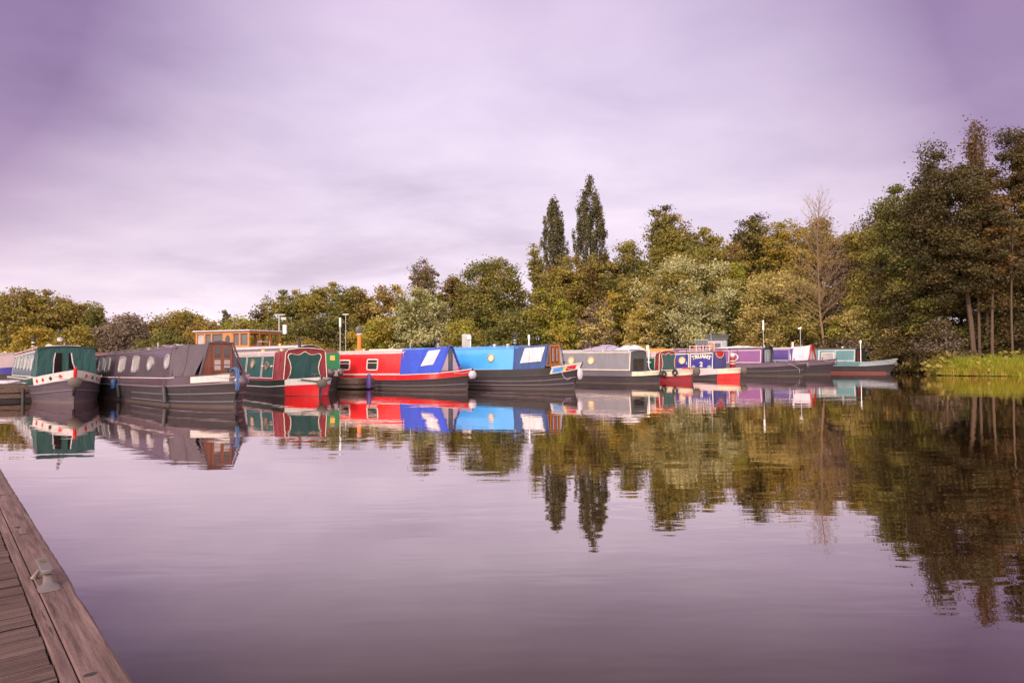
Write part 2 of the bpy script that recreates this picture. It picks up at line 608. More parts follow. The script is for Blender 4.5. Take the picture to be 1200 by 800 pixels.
# ------------------------------------------------------------------ jetty under the camera
def build_jetty():
    zt = .30
    P1 = Vector((-1.19, 2.13, 0))
    d = Vector((.6546, -.756, 0))            # along the edge, towards the viewer
    ang = math.atan2(d.y, d.x)
    root = thing('timber_jetty', 'weathered brown timber jetty with grooved boards and a metal cleat in the foreground', 'jetty',
                 (P1.x, P1.y, 0), ang)
    # local: x along the edge (towards viewer), y = left of it = water side;  land side is -y
    x0, x1 = -11.0, 6.0
    BW, ST = .128, .042
    # outer beam, in two lengths, worn outer edge
    rng = random.Random(3)
    for a, b in ((x0, -2.574), (-2.570, x1)):
        m = MB()
        rows = []
        n = int((b - a) / .06)
        for i in range(n + 1):
            x = a + (b - a) * i / n
            w = .0015 * math.sin(x * 3.1) + rng.uniform(-.0016, .0016) - (.006 if rng.random() < .03 else 0)
            if -1.25 < x < -.92:
                w -= .006 * math.sin((x + 1.25) / .33 * math.pi)
            rows.append([(x, -BW, zt - .22), (x, -BW, zt - .004), (x, -BW + .005, zt), (x, -.07, zt + .001), (x, -.012 + w, zt), (x, w, zt - .010),
                         (x, w + .002, zt - .22)])
        m.grid(rows, close=True)
        m.add([rows[0][k] for k in range(7)], [tuple(range(7))])
        m.add([rows[-1][k] for k in range(7)], [tuple(range(7))[::-1]])
        m.build('edge_beam', 'weathered_beam', root)
    m = MB()
    m.box(((x0 + x1) / 2, -BW - .004 - ST / 2, zt - .11), (x1 - x0, ST, .215))
    m.build('edge_batten', 'weathered_beam', root, bevel=.004)
    # grooved boards across the jetty
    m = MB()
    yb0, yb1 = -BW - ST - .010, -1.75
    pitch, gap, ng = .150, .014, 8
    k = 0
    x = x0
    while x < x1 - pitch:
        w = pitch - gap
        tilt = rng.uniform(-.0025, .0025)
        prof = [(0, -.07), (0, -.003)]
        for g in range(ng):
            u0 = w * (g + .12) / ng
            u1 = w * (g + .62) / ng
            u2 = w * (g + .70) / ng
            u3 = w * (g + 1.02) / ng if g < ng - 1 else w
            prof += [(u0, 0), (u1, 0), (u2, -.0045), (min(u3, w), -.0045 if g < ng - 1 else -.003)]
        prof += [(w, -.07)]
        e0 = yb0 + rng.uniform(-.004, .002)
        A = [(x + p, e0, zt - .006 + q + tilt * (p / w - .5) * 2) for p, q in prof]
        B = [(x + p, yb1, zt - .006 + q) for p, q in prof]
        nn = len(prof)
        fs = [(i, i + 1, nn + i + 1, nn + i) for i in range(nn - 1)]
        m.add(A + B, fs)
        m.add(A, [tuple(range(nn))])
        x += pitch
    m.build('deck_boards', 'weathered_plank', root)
    m = MB()
    for yy in (-.45, -1.0, -1.6):
        m.box(((x0 + x1) / 2, yy, zt - .13), (x1 - x0, .07, .18))
    m.build('joist', 'pontoon_wood', root)
    m = MB()
    for i in range(6):
        m.box((x0 + 1.4 + i * 2.9, -.9, -.02), (1.8, 1.4, .36))
    m.build('float', 'charcoal', root)
    # bolt slots countersunk in the beam: dark heads in half-moon recesses
    for xb, yb in ((-.165, -.098), (-2.46, -.084), (-2.69, -.092), (-3.97, -.084)):
        m = MB()
        pts = [(xb + .012 * math.cos(a), yb + .020 * math.sin(a), zt + .0022) for a in [math.pi * q / 8 for q in range(17)]]
        m.add(pts, [tuple(range(17))])
        m.build('bolt_recess', 'rubber', root)
    # cleat: flared foot, waisted leg and a long flat horn with an eye
    cx, cy = -1.27, -.092
    cl = MB()
    foot = [(.055, .042, 0), (.050, .037, .006), (.026, .022, .016), (.024, .018, .038), (.022, .016, .058), (.026, .015, .068)]
    rows = []
    for hx, hy, z in foot:
        row = []
        for q in range(20):
            a = 2 * math.pi * q / 20
            cxx, syy = math.cos(a), math.sin(a)
            ex = .40 if z < .02 else .7
            px = hx * math.copysign(abs(cxx) ** ex, cxx)
            py = hy * math.copysign(abs(syy) ** ex, syy)
            row.append((cx + .030 + px - z * 1.15, cy + py, zt + .002 + z * .82))
        rows.append(row)
    cl.grid(rows, close=True)
    cl.add(rows[0], [tuple(range(20))])
    cr = cl.build('mooring_cleat', 'cleat_metal', root, smooth=True)
    horn = MB()
    # flat bar with rounded ends and an open square eye
    L0, L1, hw_, th = -.270, -.010, .026, .020
    def outline(z, inset=0.0):
        pts = []
        for q in range(24):
            a = 2 * math.pi * q / 24
            ex = L1 - hw_ if math.cos(a) > 0 else L0 + hw_
            pts.append((cx + .004 + ex + (hw_ - inset) * math.copysign(abs(math.cos(a)) ** .7, math.cos(a)), cy + (hw_ - inset) * math.copysign(abs(math.sin(a)) ** .7, math.sin(a)), z))
        return pts
    zb = zt + .054
    hr = [outline(zb, .006), outline(zb + .004, 0), outline(zb + th - .005, 0), outline(zb + th, .005)]
    horn.grid(hr, close=True)
    horn.add(hr[0], [tuple(range(24))])
    horn.add(hr[3], [tuple(range(24))])
    horn.build('horn', 'cleat_metal', cr, smooth=True)
    eye = MB()
    eye.add([(cx - .215, cy - .011, zb + th + .0015), (cx - .160, cy - .012, zb + th + .0015), (cx - .158, cy + .012, zb + th + .0015), (cx - .213, cy + .012, zb + th + .0015)], [(0, 1, 2, 3)])
    eye.build('eye_hole', 'moss', cr)
    leg2 = MB()
    leg2.tube([(cx - .175, cy - .034, zt + .004), (cx - .170, cy - .028, zt + .02), (cx - .150, cy - .006, zb + .004)], [.016, .010, .009], 8)
    leg2.build('stay', 'cleat_metal', cr, smooth=True)
    return root


build_jetty()


# ------------------------------------------------------------------ narrowboats
class Boat:
    """one narrowboat. Local x points to the bow (stem at x = 0), y to port, z up from the water.
    s is the distance aft of the stem. Starboard (-y) is the side seen from the jetty."""
    B = 1.03

    def __init__(b, label, loc, yaw, length, gun, top, cab, cat='narrowboat', Lb=2.6, rake=.34, hull='bitumen', group=None):
        b.root = thing('narrowboat', label, cat, (loc[0], loc[1], 0), R(yaw), group or 'narrowboats moored in the marina')
        b.L = length
        b.gun, b.top = gun, top          # lower and upper edge of the painted band: [(s, z)]
        b.sf, b.sa, b.zbf, b.zba, b.zrf, b.zra, b.wb, b.wt = cab
        b.Lb, b.rake = Lb, rake
        b.hull(hull)

    def g(b, s):
        return lerp_pts(b.gun, max(s, 0))

    def t(b, s):
        return lerp_pts(b.top, max(s, 0))

    def hw(b, s, z):
        zt = .95
        lb = b.Lb * (1.18 - .30 * min(max(z, 0) / zt, 1))
        u = min(max(s / lb, 0), 1)
        w = b.B * (1 - (1 - u) ** 2.0) ** .78
        e = b.L - s
        if e < .9:
            w *= .55 + .45 * math.sqrt(max(0, 1 - (1 - e / .9) ** 2))
        return max(w, .035) * (1 if z > 0 else .97)

    def pt(b, s, z, off=0.0, side=-1):
        """point on the hull side"""
        return Vector((b.rake * max(z, 0) ** 1.3 - s, side * (b.hw(s, z) + off), z))

    def stations(b, s0=0.0, s1=None):
        s1 = b.L if s1 is None else s1
        out = [s0]
        s = s0
        while s < s1 - 1e-6:
            s += .12 if s < 1.2 else (.25 if s < 3.2 else (.8 if s < b.L - 1.3 else .2))
            out.append(min(s, s1))
        return out

    def hull(b, mat):
        m = MB()
        st = b.stations()
        for side in (-1, 1):
            rows = []
            for s in st:
                gg = b.g(s)
                rows.append([b.pt(s, z, 0, side) for z in (-.35, -.02, gg * .35, gg * .7, gg)])
            m.grid(rows)
        m.grid([[b.pt(s, -.35, 0, -1), b.pt(s, -.35, 0, 1)] for s in st])
        m.grid([[b.pt(b.L, z, 0, -1), b.pt(b.L, z, 0, 1)] for z in (-.35, .2, b.g(b.L))])
        m.build('hull', mat, b.root, smooth=True)
        d = MB()
        d.grid([[b.pt(s, b.t(s), -.01, -1), b.pt(s, b.t(s), -.01, 1)] for s in st])
        d.grid([[b.pt(b.L, b.g(b.L), 0, -1), b.pt(b.L, b.g(b.L), 0, 1)], [b.pt(b.L, b.t(b.L), 0, -1), b.pt(b.L, b.t(b.L), 0, 1)]])
        b.deck = d
        # stem post
        p = MB()
        zt = b.t(0)
        pts = [(b.rake * max(z, 0) ** 1.3 + .012, 0, z) for z in (-.35, 0, .2, .4, .6, zt * .9, zt + .03)]
        p.tube(pts, .032, 8)
        p.build('stem_post', 'charcoal' if mat == 'bitumen' else 'slate', b.root, smooth=True)

    def finish_deck(b, mat):
        b.deck.build('deck', mat, b.root)

    def band(b, s0, s1, mat, name='hull_band', both=True, lo=0.0, hi=1.0, off=0.0):
        """painted band between the two strakes; lo, hi are fractions of its height"""
        for side in ((1, -1) if both else (-1,)):
            m = MB()
            rows = []
            for s in b.stations(s0, s1):
                g0, t0 = b.g(s), b.t(s)
                rows.append([b.pt(s, g0 + (t0 - g0) * (lo + (hi - lo) * q / 2), off, side) for q in range(3)])
            m.grid(rows)
            o = m.build(name, mat, b.root, smooth=True)
        return o

    def strake(b, fn, mat, r=.024, s0=0.0, s1=None, name='rubbing_strake'):
        for side in (1, -1):
            m = MB()
            m.tube([b.pt(s, fn(s), .004, side) for s in b.stations(s0, s1)], r, 6)
            o = m.build(name, mat, b.root, smooth=True)
        return o

    # cabin
    def zb(b, s):
        return b.zbf + (b.zba - b.zbf) * (s - b.sf) / (b.sa - b.sf)

    def zr(b, s):
        return b.zrf + (b.zra - b.zrf) * (s - b.sf) / (b.sa - b.sf)

    def side_pt(b, s, z, off=0.0):
        u = (z - b.zb(s)) / (b.zr(s) - b.zb(s))
        return Vector((-s, -(b.wb + (b.wt - b.wb) * u) - off, z))

    def cabin(b, mat, roof_mat, camber=.07, end_mat=None):
        m = MB()
        n = 8
        rows = []
        ss = [b.sf + (b.sa - b.sf) * i / n for i in range(n + 1)]
        for side in (-1, 1):
            m.grid([[Vector((-s, side * (b.wb + (b.wt - b.wb) * q / 3), b.zb(s) - .03 + (b.zr(s) - b.zb(s) + .03) * q / 3)) for q in range(4)] for s in ss])
        for s in (b.sa,) if end_mat else (b.sf, b.sa):
            m.add([(-s, -b.wb, b.zb(s) - .03), (-s, b.wb, b.zb(s) - .03), (-s, b.wt, b.zr(s)), (-s, 0, b.zr(s) + camber), (-s, -b.wt, b.zr(s))], [(0, 1, 2, 3, 4)])
        c = m.build('cabin', mat, b.root)
        if end_mat:
            e = MB()
            s = b.sf
            e.add([(-s, -b.wb, b.zb(s) - .03), (-s, b.wb, b.zb(s) - .03), (-s, b.wt, b.zr(s)), (-s, 0, b.zr(s) + camber), (-s, -b.wt, b.zr(s))], [(0, 1, 2, 3, 4)])
            e.build('front_bulkhead', end_mat, b.root)
        r = MB()
        rows = []
        for s in [b.sf - .05] + ss[1:-1] + [b.sa + .04]:
            row = []
            for q in range(9):
                y = -1 + 2 * q / 8
                row.append(Vector((-s, y * (b.wt + .025), b.zr(s) + .012 + camber * (1 - y * y))))
            row += [p - Vector((0, 0, .03)) for p in row[::-1]]
            rows.append(row)
        r.grid(rows, close=True)
        r.add(rows[0], [tuple(range(18))])
        r.add(rows[-1], [tuple(range(18))])
        r.build('roof', roof_mat, b.root, smooth=True)
        b.camber = camber
        return c

    def roof_z(b, s, y):
        return b.zr(s) + .012 + b.camber * (1 - (y / b.wt) ** 2)

    def handrail(b, mat, s0=None, s1=None):
        s0 = b.sf + .1 if s0 is None else s0
        s1 = b.sa - .2 if s1 is None else s1
        for side in (-1, 1):
            m = MB()
            m.tube([(-s, side * (b.wt - .03), b.roof_z(s, b.wt) + .055) for s in np.linspace(s0, s1, 8)], .018, 6)
            k = max(2, int((s1 - s0) / 1.2))
            for s in np.linspace(s0 + .05, s1 - .05, k):
                m.box((-s, side * (b.wt - .03), b.roof_z(s, b.wt) + .02), (.06, .03, .06))
            m.build('handrail', mat, b.root)

    # plates that sit a few millimetres proud of a surface
    def plate(b, fn, poly, mat, name, off=.006, parent=None, hole=None):
        m = MB()
        P = [fn(u, v, off) for u, v in poly]
        Q = [fn(u, v, -.01) for u, v in poly]
        n = len(P)
        if hole is None:
            m.add(P, [tuple(range(n))])
            m.add(P + Q, [(i, (i + 1) % n, n + (i + 1) % n, n + i) for i in range(n)])
        else:
            H = [fn(u, v, off) for u, v in hole]
            HQ = [fn(u, v, -.01) for u, v in hole]
            m.add(P + H, [(i, (i + 1) % n, n + (i + 1) % n, n + i) for i in range(n)])
            m.add(P + Q, [(i, (i + 1) % n, n + (i + 1) % n, n + i) for i in range(n)])
            m.add(H + HQ, [(i, (i + 1) % n, n + (i + 1) % n, n + i) for i in range(n)])
        return m.build(name, mat, parent or b.root)

    @staticmethod
    def rrect(u0, u1, v0, v1, r=0.0, n=4):
        if u0 > u1:
            u0, u1 = u1, u0
        if r <= 0:
            return [(u0, v0), (u1, v0), (u1, v1), (u0, v1)]
        pts = []
        for cx, cy, a0 in ((u1 - r, v0 + r, -90), (u1 - r, v1 - r, 0), (u0 + r, v1 - r, 90), (u0 + r, v0 + r, 180)):
            for q in range(n + 1):
                a = R(a0 + 90 * q / n)
                pts.append((cx + r * math.cos(a), cy + r * math.sin(a)))
        return pts

    def window(b, s0, s1, z0, z1, pane='window_glass', frame='aluminium', r=.05, fw=.045, fn=None, bars=0):
        fn = fn or b.side_pt
        w = b.plate(fn, b.rrect(s0, s1, z0, z1, r), pane, 'window', .006)
        a, c = min(s0, s1), max(s0, s1)
        f = b.plate(fn, b.rrect(a - fw, c + fw, z0 - fw, z1 + fw, r + fw * .6), frame, 'frame', .022, w, b.rrect(a, c, z0, z1, r))
        for k in range(bars):
            zz = z0 + (z1 - z0) * (.68 if bars == 1 else (k + 1) / (bars + 1))
            b.plate(fn, b.rrect(a + .004, c - .004, zz - .014, zz + .014), frame, 'glazing_bar', .016, w)
        return w

    def porthole(b, s, z, r=.15, rim='brass', pane='curtained_glass', fn=None, fw=.05):
        fn = fn or b.side_pt
        c = lambda q: [(s + q * math.cos(2 * math.pi * i / 24), z + q * math.sin(2 * math.pi * i / 24)) for i in range(24)]
        p = b.plate(fn, c(r), pane, 'porthole', .006)
        b.plate(fn, c(r + fw), rim, 'rim', .03, p, c(r))
        return p

    def coachline(b, s0, s1, z0, z1, mat, w=.035, fn=None, off=.005, r=0.0, name='coachline'):
        """painted border of a panel; z0, z1 are fractions of the cabin side"""
        fn2 = fn or (lambda u, v, o: b.side_pt(u, b.zb(u) + (b.zr(u) - b.zb(u)) * v, o))
        hh = b.zrf - b.zbf
        wv = w / hh if fn is None else w
        return b.plate(fn2, b.rrect(s0, s1, z0, z1, r), mat, name, off, None, b.rrect(s0 + w, s1 - w, z0 + wv, z1 - wv, max(r - w, 0)))

    def panel(b, s0, s1, z0, z1, mat, name='side_panel', off=.004):
        fn2 = lambda u, v, o: b.side_pt(u, b.zb(u) + (b.zr(u) - b.zb(u)) * v, o)
        return b.plate(fn2, b.rrect(s0, s1, z0, z1), mat, name, off)

    def front(b, s):
        """surface facing the bow at distance s: u = y, v = z"""
        return lambda u, v, off: Vector((-s + off, u, v))

    # cratch: tent cover from the cabin (s = sa) to a board (s = sb)
    def cratch(b, sa, sb, A, Bp, mat, board=None, name='cratch_cover', wr=.018, seed=1):
        """A, Bp = (half width base, base z, half width top, top z) at the cabin and at the board"""
        b.cr = (sa, sb, A, Bp)
        rng = np.random.RandomState(seed)
        nu, nv = 12, 7
        rows = []
        ph = rng.rand(6) * 6.28
        for i in range(nu + 1):
            u = i / nu
            wbs, zb_, wts, zt_ = [A[k] + (Bp[k] - A[k]) * u for k in range(4)]
            sag = -.035 * math.sin(u * math.pi)
            x = -(sa + (sb - sa) * u)
            row = []
            for q in range(nv + 1):
                v = q / nv
                ww = wr * (math.sin(9 * u + 5 * v + ph[0]) + math.sin(17 * u - 3 * v + ph[1]))
                row.append((x, -(wbs + (wts - wbs) * v) + ww - .01, zb_ + (zt_ - zb_) * v + sag * v))
            top = [(x, -wts + 2 * wts * q / 4, zt_ + sag + (.05 if wts > .2 else .015) * (1 - (2 * q / 4 - 1) ** 2)) for q in range(1, 4)]
            row += top + [(p[0], -p[1], p[2]) for p in row[::-1]]
            rows.append(row)
        m = MB()
        m.grid(rows)
        c = m.build(name, mat, b.root, smooth=True)
        # stitched seams run up and over the cloth
        sm = MB()
        for u in ((.04, .5, .96) if abs(sa - sb) > .5 else (.5,)):
            i = int(round(u * nu))
            sm.tube([Vector(p) + Vector((0, -.004 if k < nv + 1 else .004, .004)) for k, p in enumerate(rows[i])], .011, 5)
        sm.build('seam', mat, c, smooth=True)
        return c

    def tent_pt(b, u, v, off=0.0):
        sa, sb, A, Bp = b.cr
        wbs, zb_, wts, zt_ = [A[k] + (Bp[k] - A[k]) * u for k in range(4)]
        return Vector((-(sa + (sb - sa) * u), -(wbs + (wts - wbs) * v) - off - .026, zb_ + (zt_ - zb_) * v - .035 * math.sin(u * math.pi) * v))

    def board(b, s, poly, mat, name='cratch_board', th=.05):
        fn = b.front(s)
        m = MB()
        P = [fn(u, v, 0) for u, v in poly]
        Q = [fn(u, v, -th) for u, v in poly]
        n = len(P)
        m.add(P, [tuple(range(n))])
        m.add(Q, [tuple(range(n))[::-1]])
        m.add(P + Q, [(i, (i + 1) % n, n + (i + 1) % n, n + i) for i in range(n)])
        return m.build(name, mat, b.root)

    def bow_fender(b, z, r=.13, ln=.34, mat='rope_brown', x=None):
        x = b.rake * z ** 1.3 + .10 if x is None else x
        m = MB()
        rows = []
        for i in range(9):
            t = i / 8
            rr = r * (math.sin(math.pi * (.12 + .76 * t)) ** .7)
            rows.append([(x + rr * .8 * math.cos(2 * math.pi * k / 14), rr * 1.25 * math.sin(2 * math.pi * k / 14), z - ln / 2 + ln * t + .012 * math.sin(k * 2.6 + i * 2)) for k in range(14)])
        m.grid(rows, close=True)
        m.add(rows[0], [tuple(range(14))])
        m.add(rows[-1], [tuple(range(14))])
        f = m.build('bow_fender', mat, b.root, smooth=True)
        ch = MB()
        for sd in (-1, 1):
            p0 = Vector((x - .03, sd * .06, z + ln * .4))
            p1 = b.pt(.5, b.t(.5) - .06, .02, sd)
            ch.tube([p0, (p0 + p1) / 2 - Vector((0, 0, .05)), p1], .012, 5)
        ch.build('fender_chain', 'galvanised', f)

    def mushroom(b, s, y=0.0, mat='brass', r=.10):
        m = MB()
        m.lathe([(r * .55, -.03), (r * .55, .05), (r, .055), (r * .95, .085), (r * .5, .115), (.01, .122)], (-s, y, b.roof_z(s, y)), 14)
        m.build('roof_vent', mat, b.root, smooth=True)

    def chimney(b, s, y, h=.55, r=.075, mat='black', band='brass', hat=False):
        z = b.roof_z(s, y)
        m = MB()
        m.lathe([(r * 1.35, -.02), (r * 1.35, .03), (r, .06), (r, h), (r * 1.15, h + .005), (r * 1.15, h + .03), (r * .8, h + .03)], (-s, y, z), 14)
        c = m.build('chimney', mat, b.root, smooth=True)
        if band:
            for zz in (h * .35, h * .62):
                k = MB()
                k.lathe([(r + .004, zz), (r + .008, zz + .01), (r + .008, zz + .03), (r + .004, zz + .04)], (-s, y, z), 14)
                k.build('band', band, c, smooth=True)
        if hat:
            k = MB()
            k.lathe([(r * .3, h + .03), (r * .3, h + .08), (r * 1.9, h + .085), (r * 1.2, h + .14), (.01, h + .17)], (-s, y, z), 14)
            k.build('cowl', mat, c, smooth=True)

    def tstud(b, s, mat='charcoal'):
        z = b.t(s)
        m = MB()
        m.tube([(-s + .02, 0, z - .02), (-s + .02, 0, z + .14)], .025, 8)
        m.tube([(-s + .02, -.10, z + .13), (-s + .02, .10, z + .13)], .022, 8)
        m.build('mooring_stud', mat, b.root, smooth=True)

    def rail_box(b, s, y, d, mat, name, z=0.0):
        m = MB()
        m.box((-s, y, b.roof_z(s, y) + d[2] / 2 + z), d)
        return m.build(name, mat, b.root, bevel=.01)

    def world(b, v):
        return Matrix.Translation(b.root.location) @ Matrix.Rotation(b.root.rotation_euler[2], 4, 'Z') @ Vector(v)


def lettering(b, fn, text, size, mat, name, s_mid, z_mid, arch=0.0, off=.010, parent=None):
    """real letters: a font outline turned into mesh and laid on a surface (u runs aft, so mirror it)"""
    cu = bpy.data.curves.new('text', 'FONT')
    cu.body = text
    cu.size = size
    cu.align_x = 'CENTER'
    cu.offset = .018
    cu.resolution_u = 3
    tmp = bpy.data.objects.new('text', cu)
    COL.objects.link(tmp)
    dg = bpy.context.evaluated_depsgraph_get()
    me = bpy.data.meshes.new_from_object(tmp.evaluated_get(dg))
    bpy.data.objects.remove(tmp)
    bpy.data.curves.remove(cu)
    w = max(abs(v.co.x) for v in me.vertices) or 1
    # every letter keeps its shape and is set along the arch as a whole
    par = list(range(len(me.vertices)))

    def find(i):
        while par[i] != i:
            par[i] = par[par[i]]
            i = par[i]
        return i
    for e in me.edges:
        par[find(e.vertices[0])] = find(e.vertices[1])
    groups = {}
    for i in range(len(par)):
        groups.setdefault(find(i), []).append(i)
    for ids in groups.values():
        xs = [me.vertices[i].co.x for i in ids]
        cx = (min(xs) + max(xs)) / 2
        lift = arch * (1 - (cx / w) ** 2)
        an = math.atan(-2 * arch * cx / w ** 2) * .8
        for i in ids:
            x, y = me.vertices[i].co.x - cx, me.vertices[i].co.y
            xr, yr = x * math.cos(an) - y * math.sin(an), x * math.sin(an) + y * math.cos(an)
            me.vertices[i].co = fn(s_mid - cx - xr, z_mid + yr + lift, off)
    me.name = name
    o = bpy.data.objects.new(name, me)
    me.materials.clear()
    me.materials.append(MAT[mat])
    COL.objects.link(o)
    o.parent = parent or b.root
    return o


def curtain(y0, y1, z0, z1, lobes=3):
    """outline of a panel with scalloped head and shoulders, as on the painted canvas fronts (y, z)"""
    w = y1 - y0
    pts = [(y0 + .02 * w, z0), (y1 - .02 * w, z0)]
    right = [(1.0, .04), (.93, .18), (.90, .40), (.93, .62), (.99, .80), (.97, .90), (.90, .935), (.80, .90), (.68, .885), (.60, .93), (.54, .985), (.5, 1.0)]
    for u, v in right:
        pts.append((y0 + w * u, z0 + (z1 - z0) * v))
    for u, v in right[::-1][1:]:
        pts.append((y0 + w * (1 - u), z0 + (z1 - z0) * v))
    return pts


def inset(poly, k):
    cx = sum(p[0] for p in poly) / len(poly)
    cy = sum(p[1] for p in poly) / len(poly)
    w = max(p[0] for p in poly) - min(p[0] for p in poly)
    h = max(p[1] for p in poly) - min(p[1] for p in poly)
    fx, fy = 1 - 2 * k / w, 1 - 2 * k / h
    return [(cx + (p[0] - cx) * fx, cy + (p[1] - cy) * fy) for p in poly]


def hanging_fender(b, s, ztop, zbot, r, mat, label, name='rope_fender', swing=.0, tyre=False, cat='fender', group=None):
    """a fender hung over the hull side: rests on the boat, so a thing of its own"""
    p = b.pt(s, (ztop + zbot) / 2, r + .01)
    w = b.world(p)
    root = thing(name, label, cat, w, b.root.rotation_euler[2], group)
    zc = (ztop + zbot) / 2
    hh = (ztop - zbot) / 2
    m = MB()
    if tyre:
        M = Matrix.Rotation(R(90), 3, 'X')
        m.torus((0, 0, 0), hh * .72, hh * .30, M)
        m.build('tyre', mat, root, smooth=True)
    else:
        prof = [(r * .35, -hh), (r * .85, -hh * .9), (r, -hh * .6), (r, hh * .6), (r * .85, hh * .9), (r * .3, hh)]
        rows = []
        for q, z in prof:
            rows.append([(q * math.cos(a) + swing * (hh - z), q * math.sin(a), z) for a in [2 * math.pi * k / 12 for k in range(12)]])
        m.grid(rows, close=True)
        m.add(rows[0], [tuple(range(12))])
        m.add(rows[-1], [tuple(range(12))])
        m.build('body', mat, root, smooth=True)
    l = MB()
    top = b.t(s) + .02
    l.tube([(0, 0, hh * .9), (0, r * .6, top - zc)], .012, 5)
    l.build('line', 'rope_brown', root)
    return root


# 1 green boat at the left, bow towards the jetty
def boat_green():
    b = Boat('green narrowboat with green canvas bow cover and white bow flashes bearing red diamonds', (-13.41, 20.48), -50, 12.6,
             [(0, .70), (.5, .62), (1.2, .52), (2.4, .45), (12, .42)], [(0, 1.0), (.5, .90), (1.2, .80), (2.4, .70), (12, .60)],
             (2.2, 12.0, .70, .58, 1.66, 1.52, .86, .76), hull='purple_bitumen')
    b.band(0, 1.55, 'white', 'bow_panel')
    b.band(1.55, b.L, 'bottle_green')
    b.finish_deck('dark_green')
    b.strake(b.g, 'mid_grey', .026)
    b.strake(lambda s: b.g(s) * .52 + .02 * max(0, 1.5 - s), 'mid_grey', .022)
    b.strake(b.t, 'white', .02, 1.5)
    b.cabin('bottle_green', 'red_roof')
    b.handrail('white')
    # red diamonds on the white bow flashes
    for side in (-1, 1):
        for s, col in ((.30, 'red'), (.62, 'charcoal'), (.95, 'red'), (1.28, 'red')):
            m = MB()
            mid = (b.g(s) + b.t(s)) / 2
            q = .075
            m.add([b.pt(s, mid - q, .008, side), b.pt(s + q * .9, mid, .008, side), b.pt(s, mid + q, .008, side), b.pt(s - q * .9, mid, .008, side)], [(0, 1, 2, 3)])
            m.build('diamond', col, b.root)
    m = MB()
    m.tube([(b.rake * z ** 1.3 + .028, 0, z) for z in (.72, .85, 1.0, 1.08)], [.04, .05, .05, .03], 8)
    m.build('stem_head', 'red', b.root, smooth=True)
    # canvas cover
    b.cratch(2.25, 1.55, (.86, .72, .77, 1.66), (.80, .78, .76, 1.70), 'green_canvas')
    front = [(-.80, .78), (.80, .78), (.77, 1.60), (.74, 1.685), (.4, 1.735), (0, 1.75), (-.4, 1.735), (-.74, 1.685), (-.77, 1.60)]
    fb = b.board(1.54, front, 'green_canvas', 'cover_front', .03)
    fn = b.front(1.54)
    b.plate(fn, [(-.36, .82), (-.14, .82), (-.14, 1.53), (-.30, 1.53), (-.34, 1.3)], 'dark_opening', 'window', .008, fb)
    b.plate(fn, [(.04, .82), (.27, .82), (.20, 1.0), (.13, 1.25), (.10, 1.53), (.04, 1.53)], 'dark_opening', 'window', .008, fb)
    b.plate(fn, [(-.385, .82), (-.36, .82), (-.34, 1.3), (-.30, 1.53), (-.325, 1.53), (-.37, 1.3)], 'pale_canvas', 'trim', .012, fb)
    b.plate(fn, [(.27, .82), (.30, .82), (.235, 1.0), (.165, 1.25), (.13, 1.53), (.10, 1.53), (.13, 1.25), (.20, 1.0)], 'pale_canvas', 'trim', .012, fb)
    m = MB()
    m.tube([(-1.53, y, z) for y, z in front[2:]], .018, 6)
    m.build('piping', 'charcoal', fb, smooth=True)
    # side windows, curtained
    for s0, pane in ((2.75, 'curtained_glass'), (4.0, 'window_glass'), (5.4, 'curtained_glass'), (7.0, 'window_glass'), (8.6, 'curtained_glass'), (10.2, 'window_glass')):
        b.window(s0, s0 + .62, 1.0, 1.42, pane, 'aluminium')
    b.coachline(2.35, 11.8, .06, .95, 'cream', .03)
    b.bow_fender(.62, .15, .30)
    b.tstud(.75)
    b.mushroom(2.9, -.35, 'white', .11)
    b.mushroom(4.4, .2)
    b.chimney(8.5, -.35)
    # floodlight and ropes on the front of the roof
    m = MB()
    z = b.roof_z(2.5, 0)
    m.tube([(-2.4, .02, z - .02), (-2.38, .02, z + .14), (-2.34, -.02, z + .24), (-2.30, -.10, z + .27)], .022, 7)
    m.lathe([(.02, 0), (.07, .03), (.085, .10), (.07, .11)], (-2.28, -.13, z + .20), 12, Matrix.Rotation(R(60), 3, 'Y'))
    m.build('horn', 'galvanised', b.root, smooth=True)
    m = MB()
    m.tube([(-3.1, -.06, z - .02), (-3.1, -.06, z + .50)], .016, 6)
    m.lathe([(.05, 0), (.06, .06), (.035, .12), (.01, .13)], (-3.1, -.06, z + .48), 10)
    m.build('lamp_mast', 'black', b.root, smooth=True)
    m = MB()
    m.box((-2.75, .02, z + .035), (.5, .95, .035))
    m.build('gangplank', 'pale_rose', b.root, bevel=.008)
    return b


B1 = boat_green()


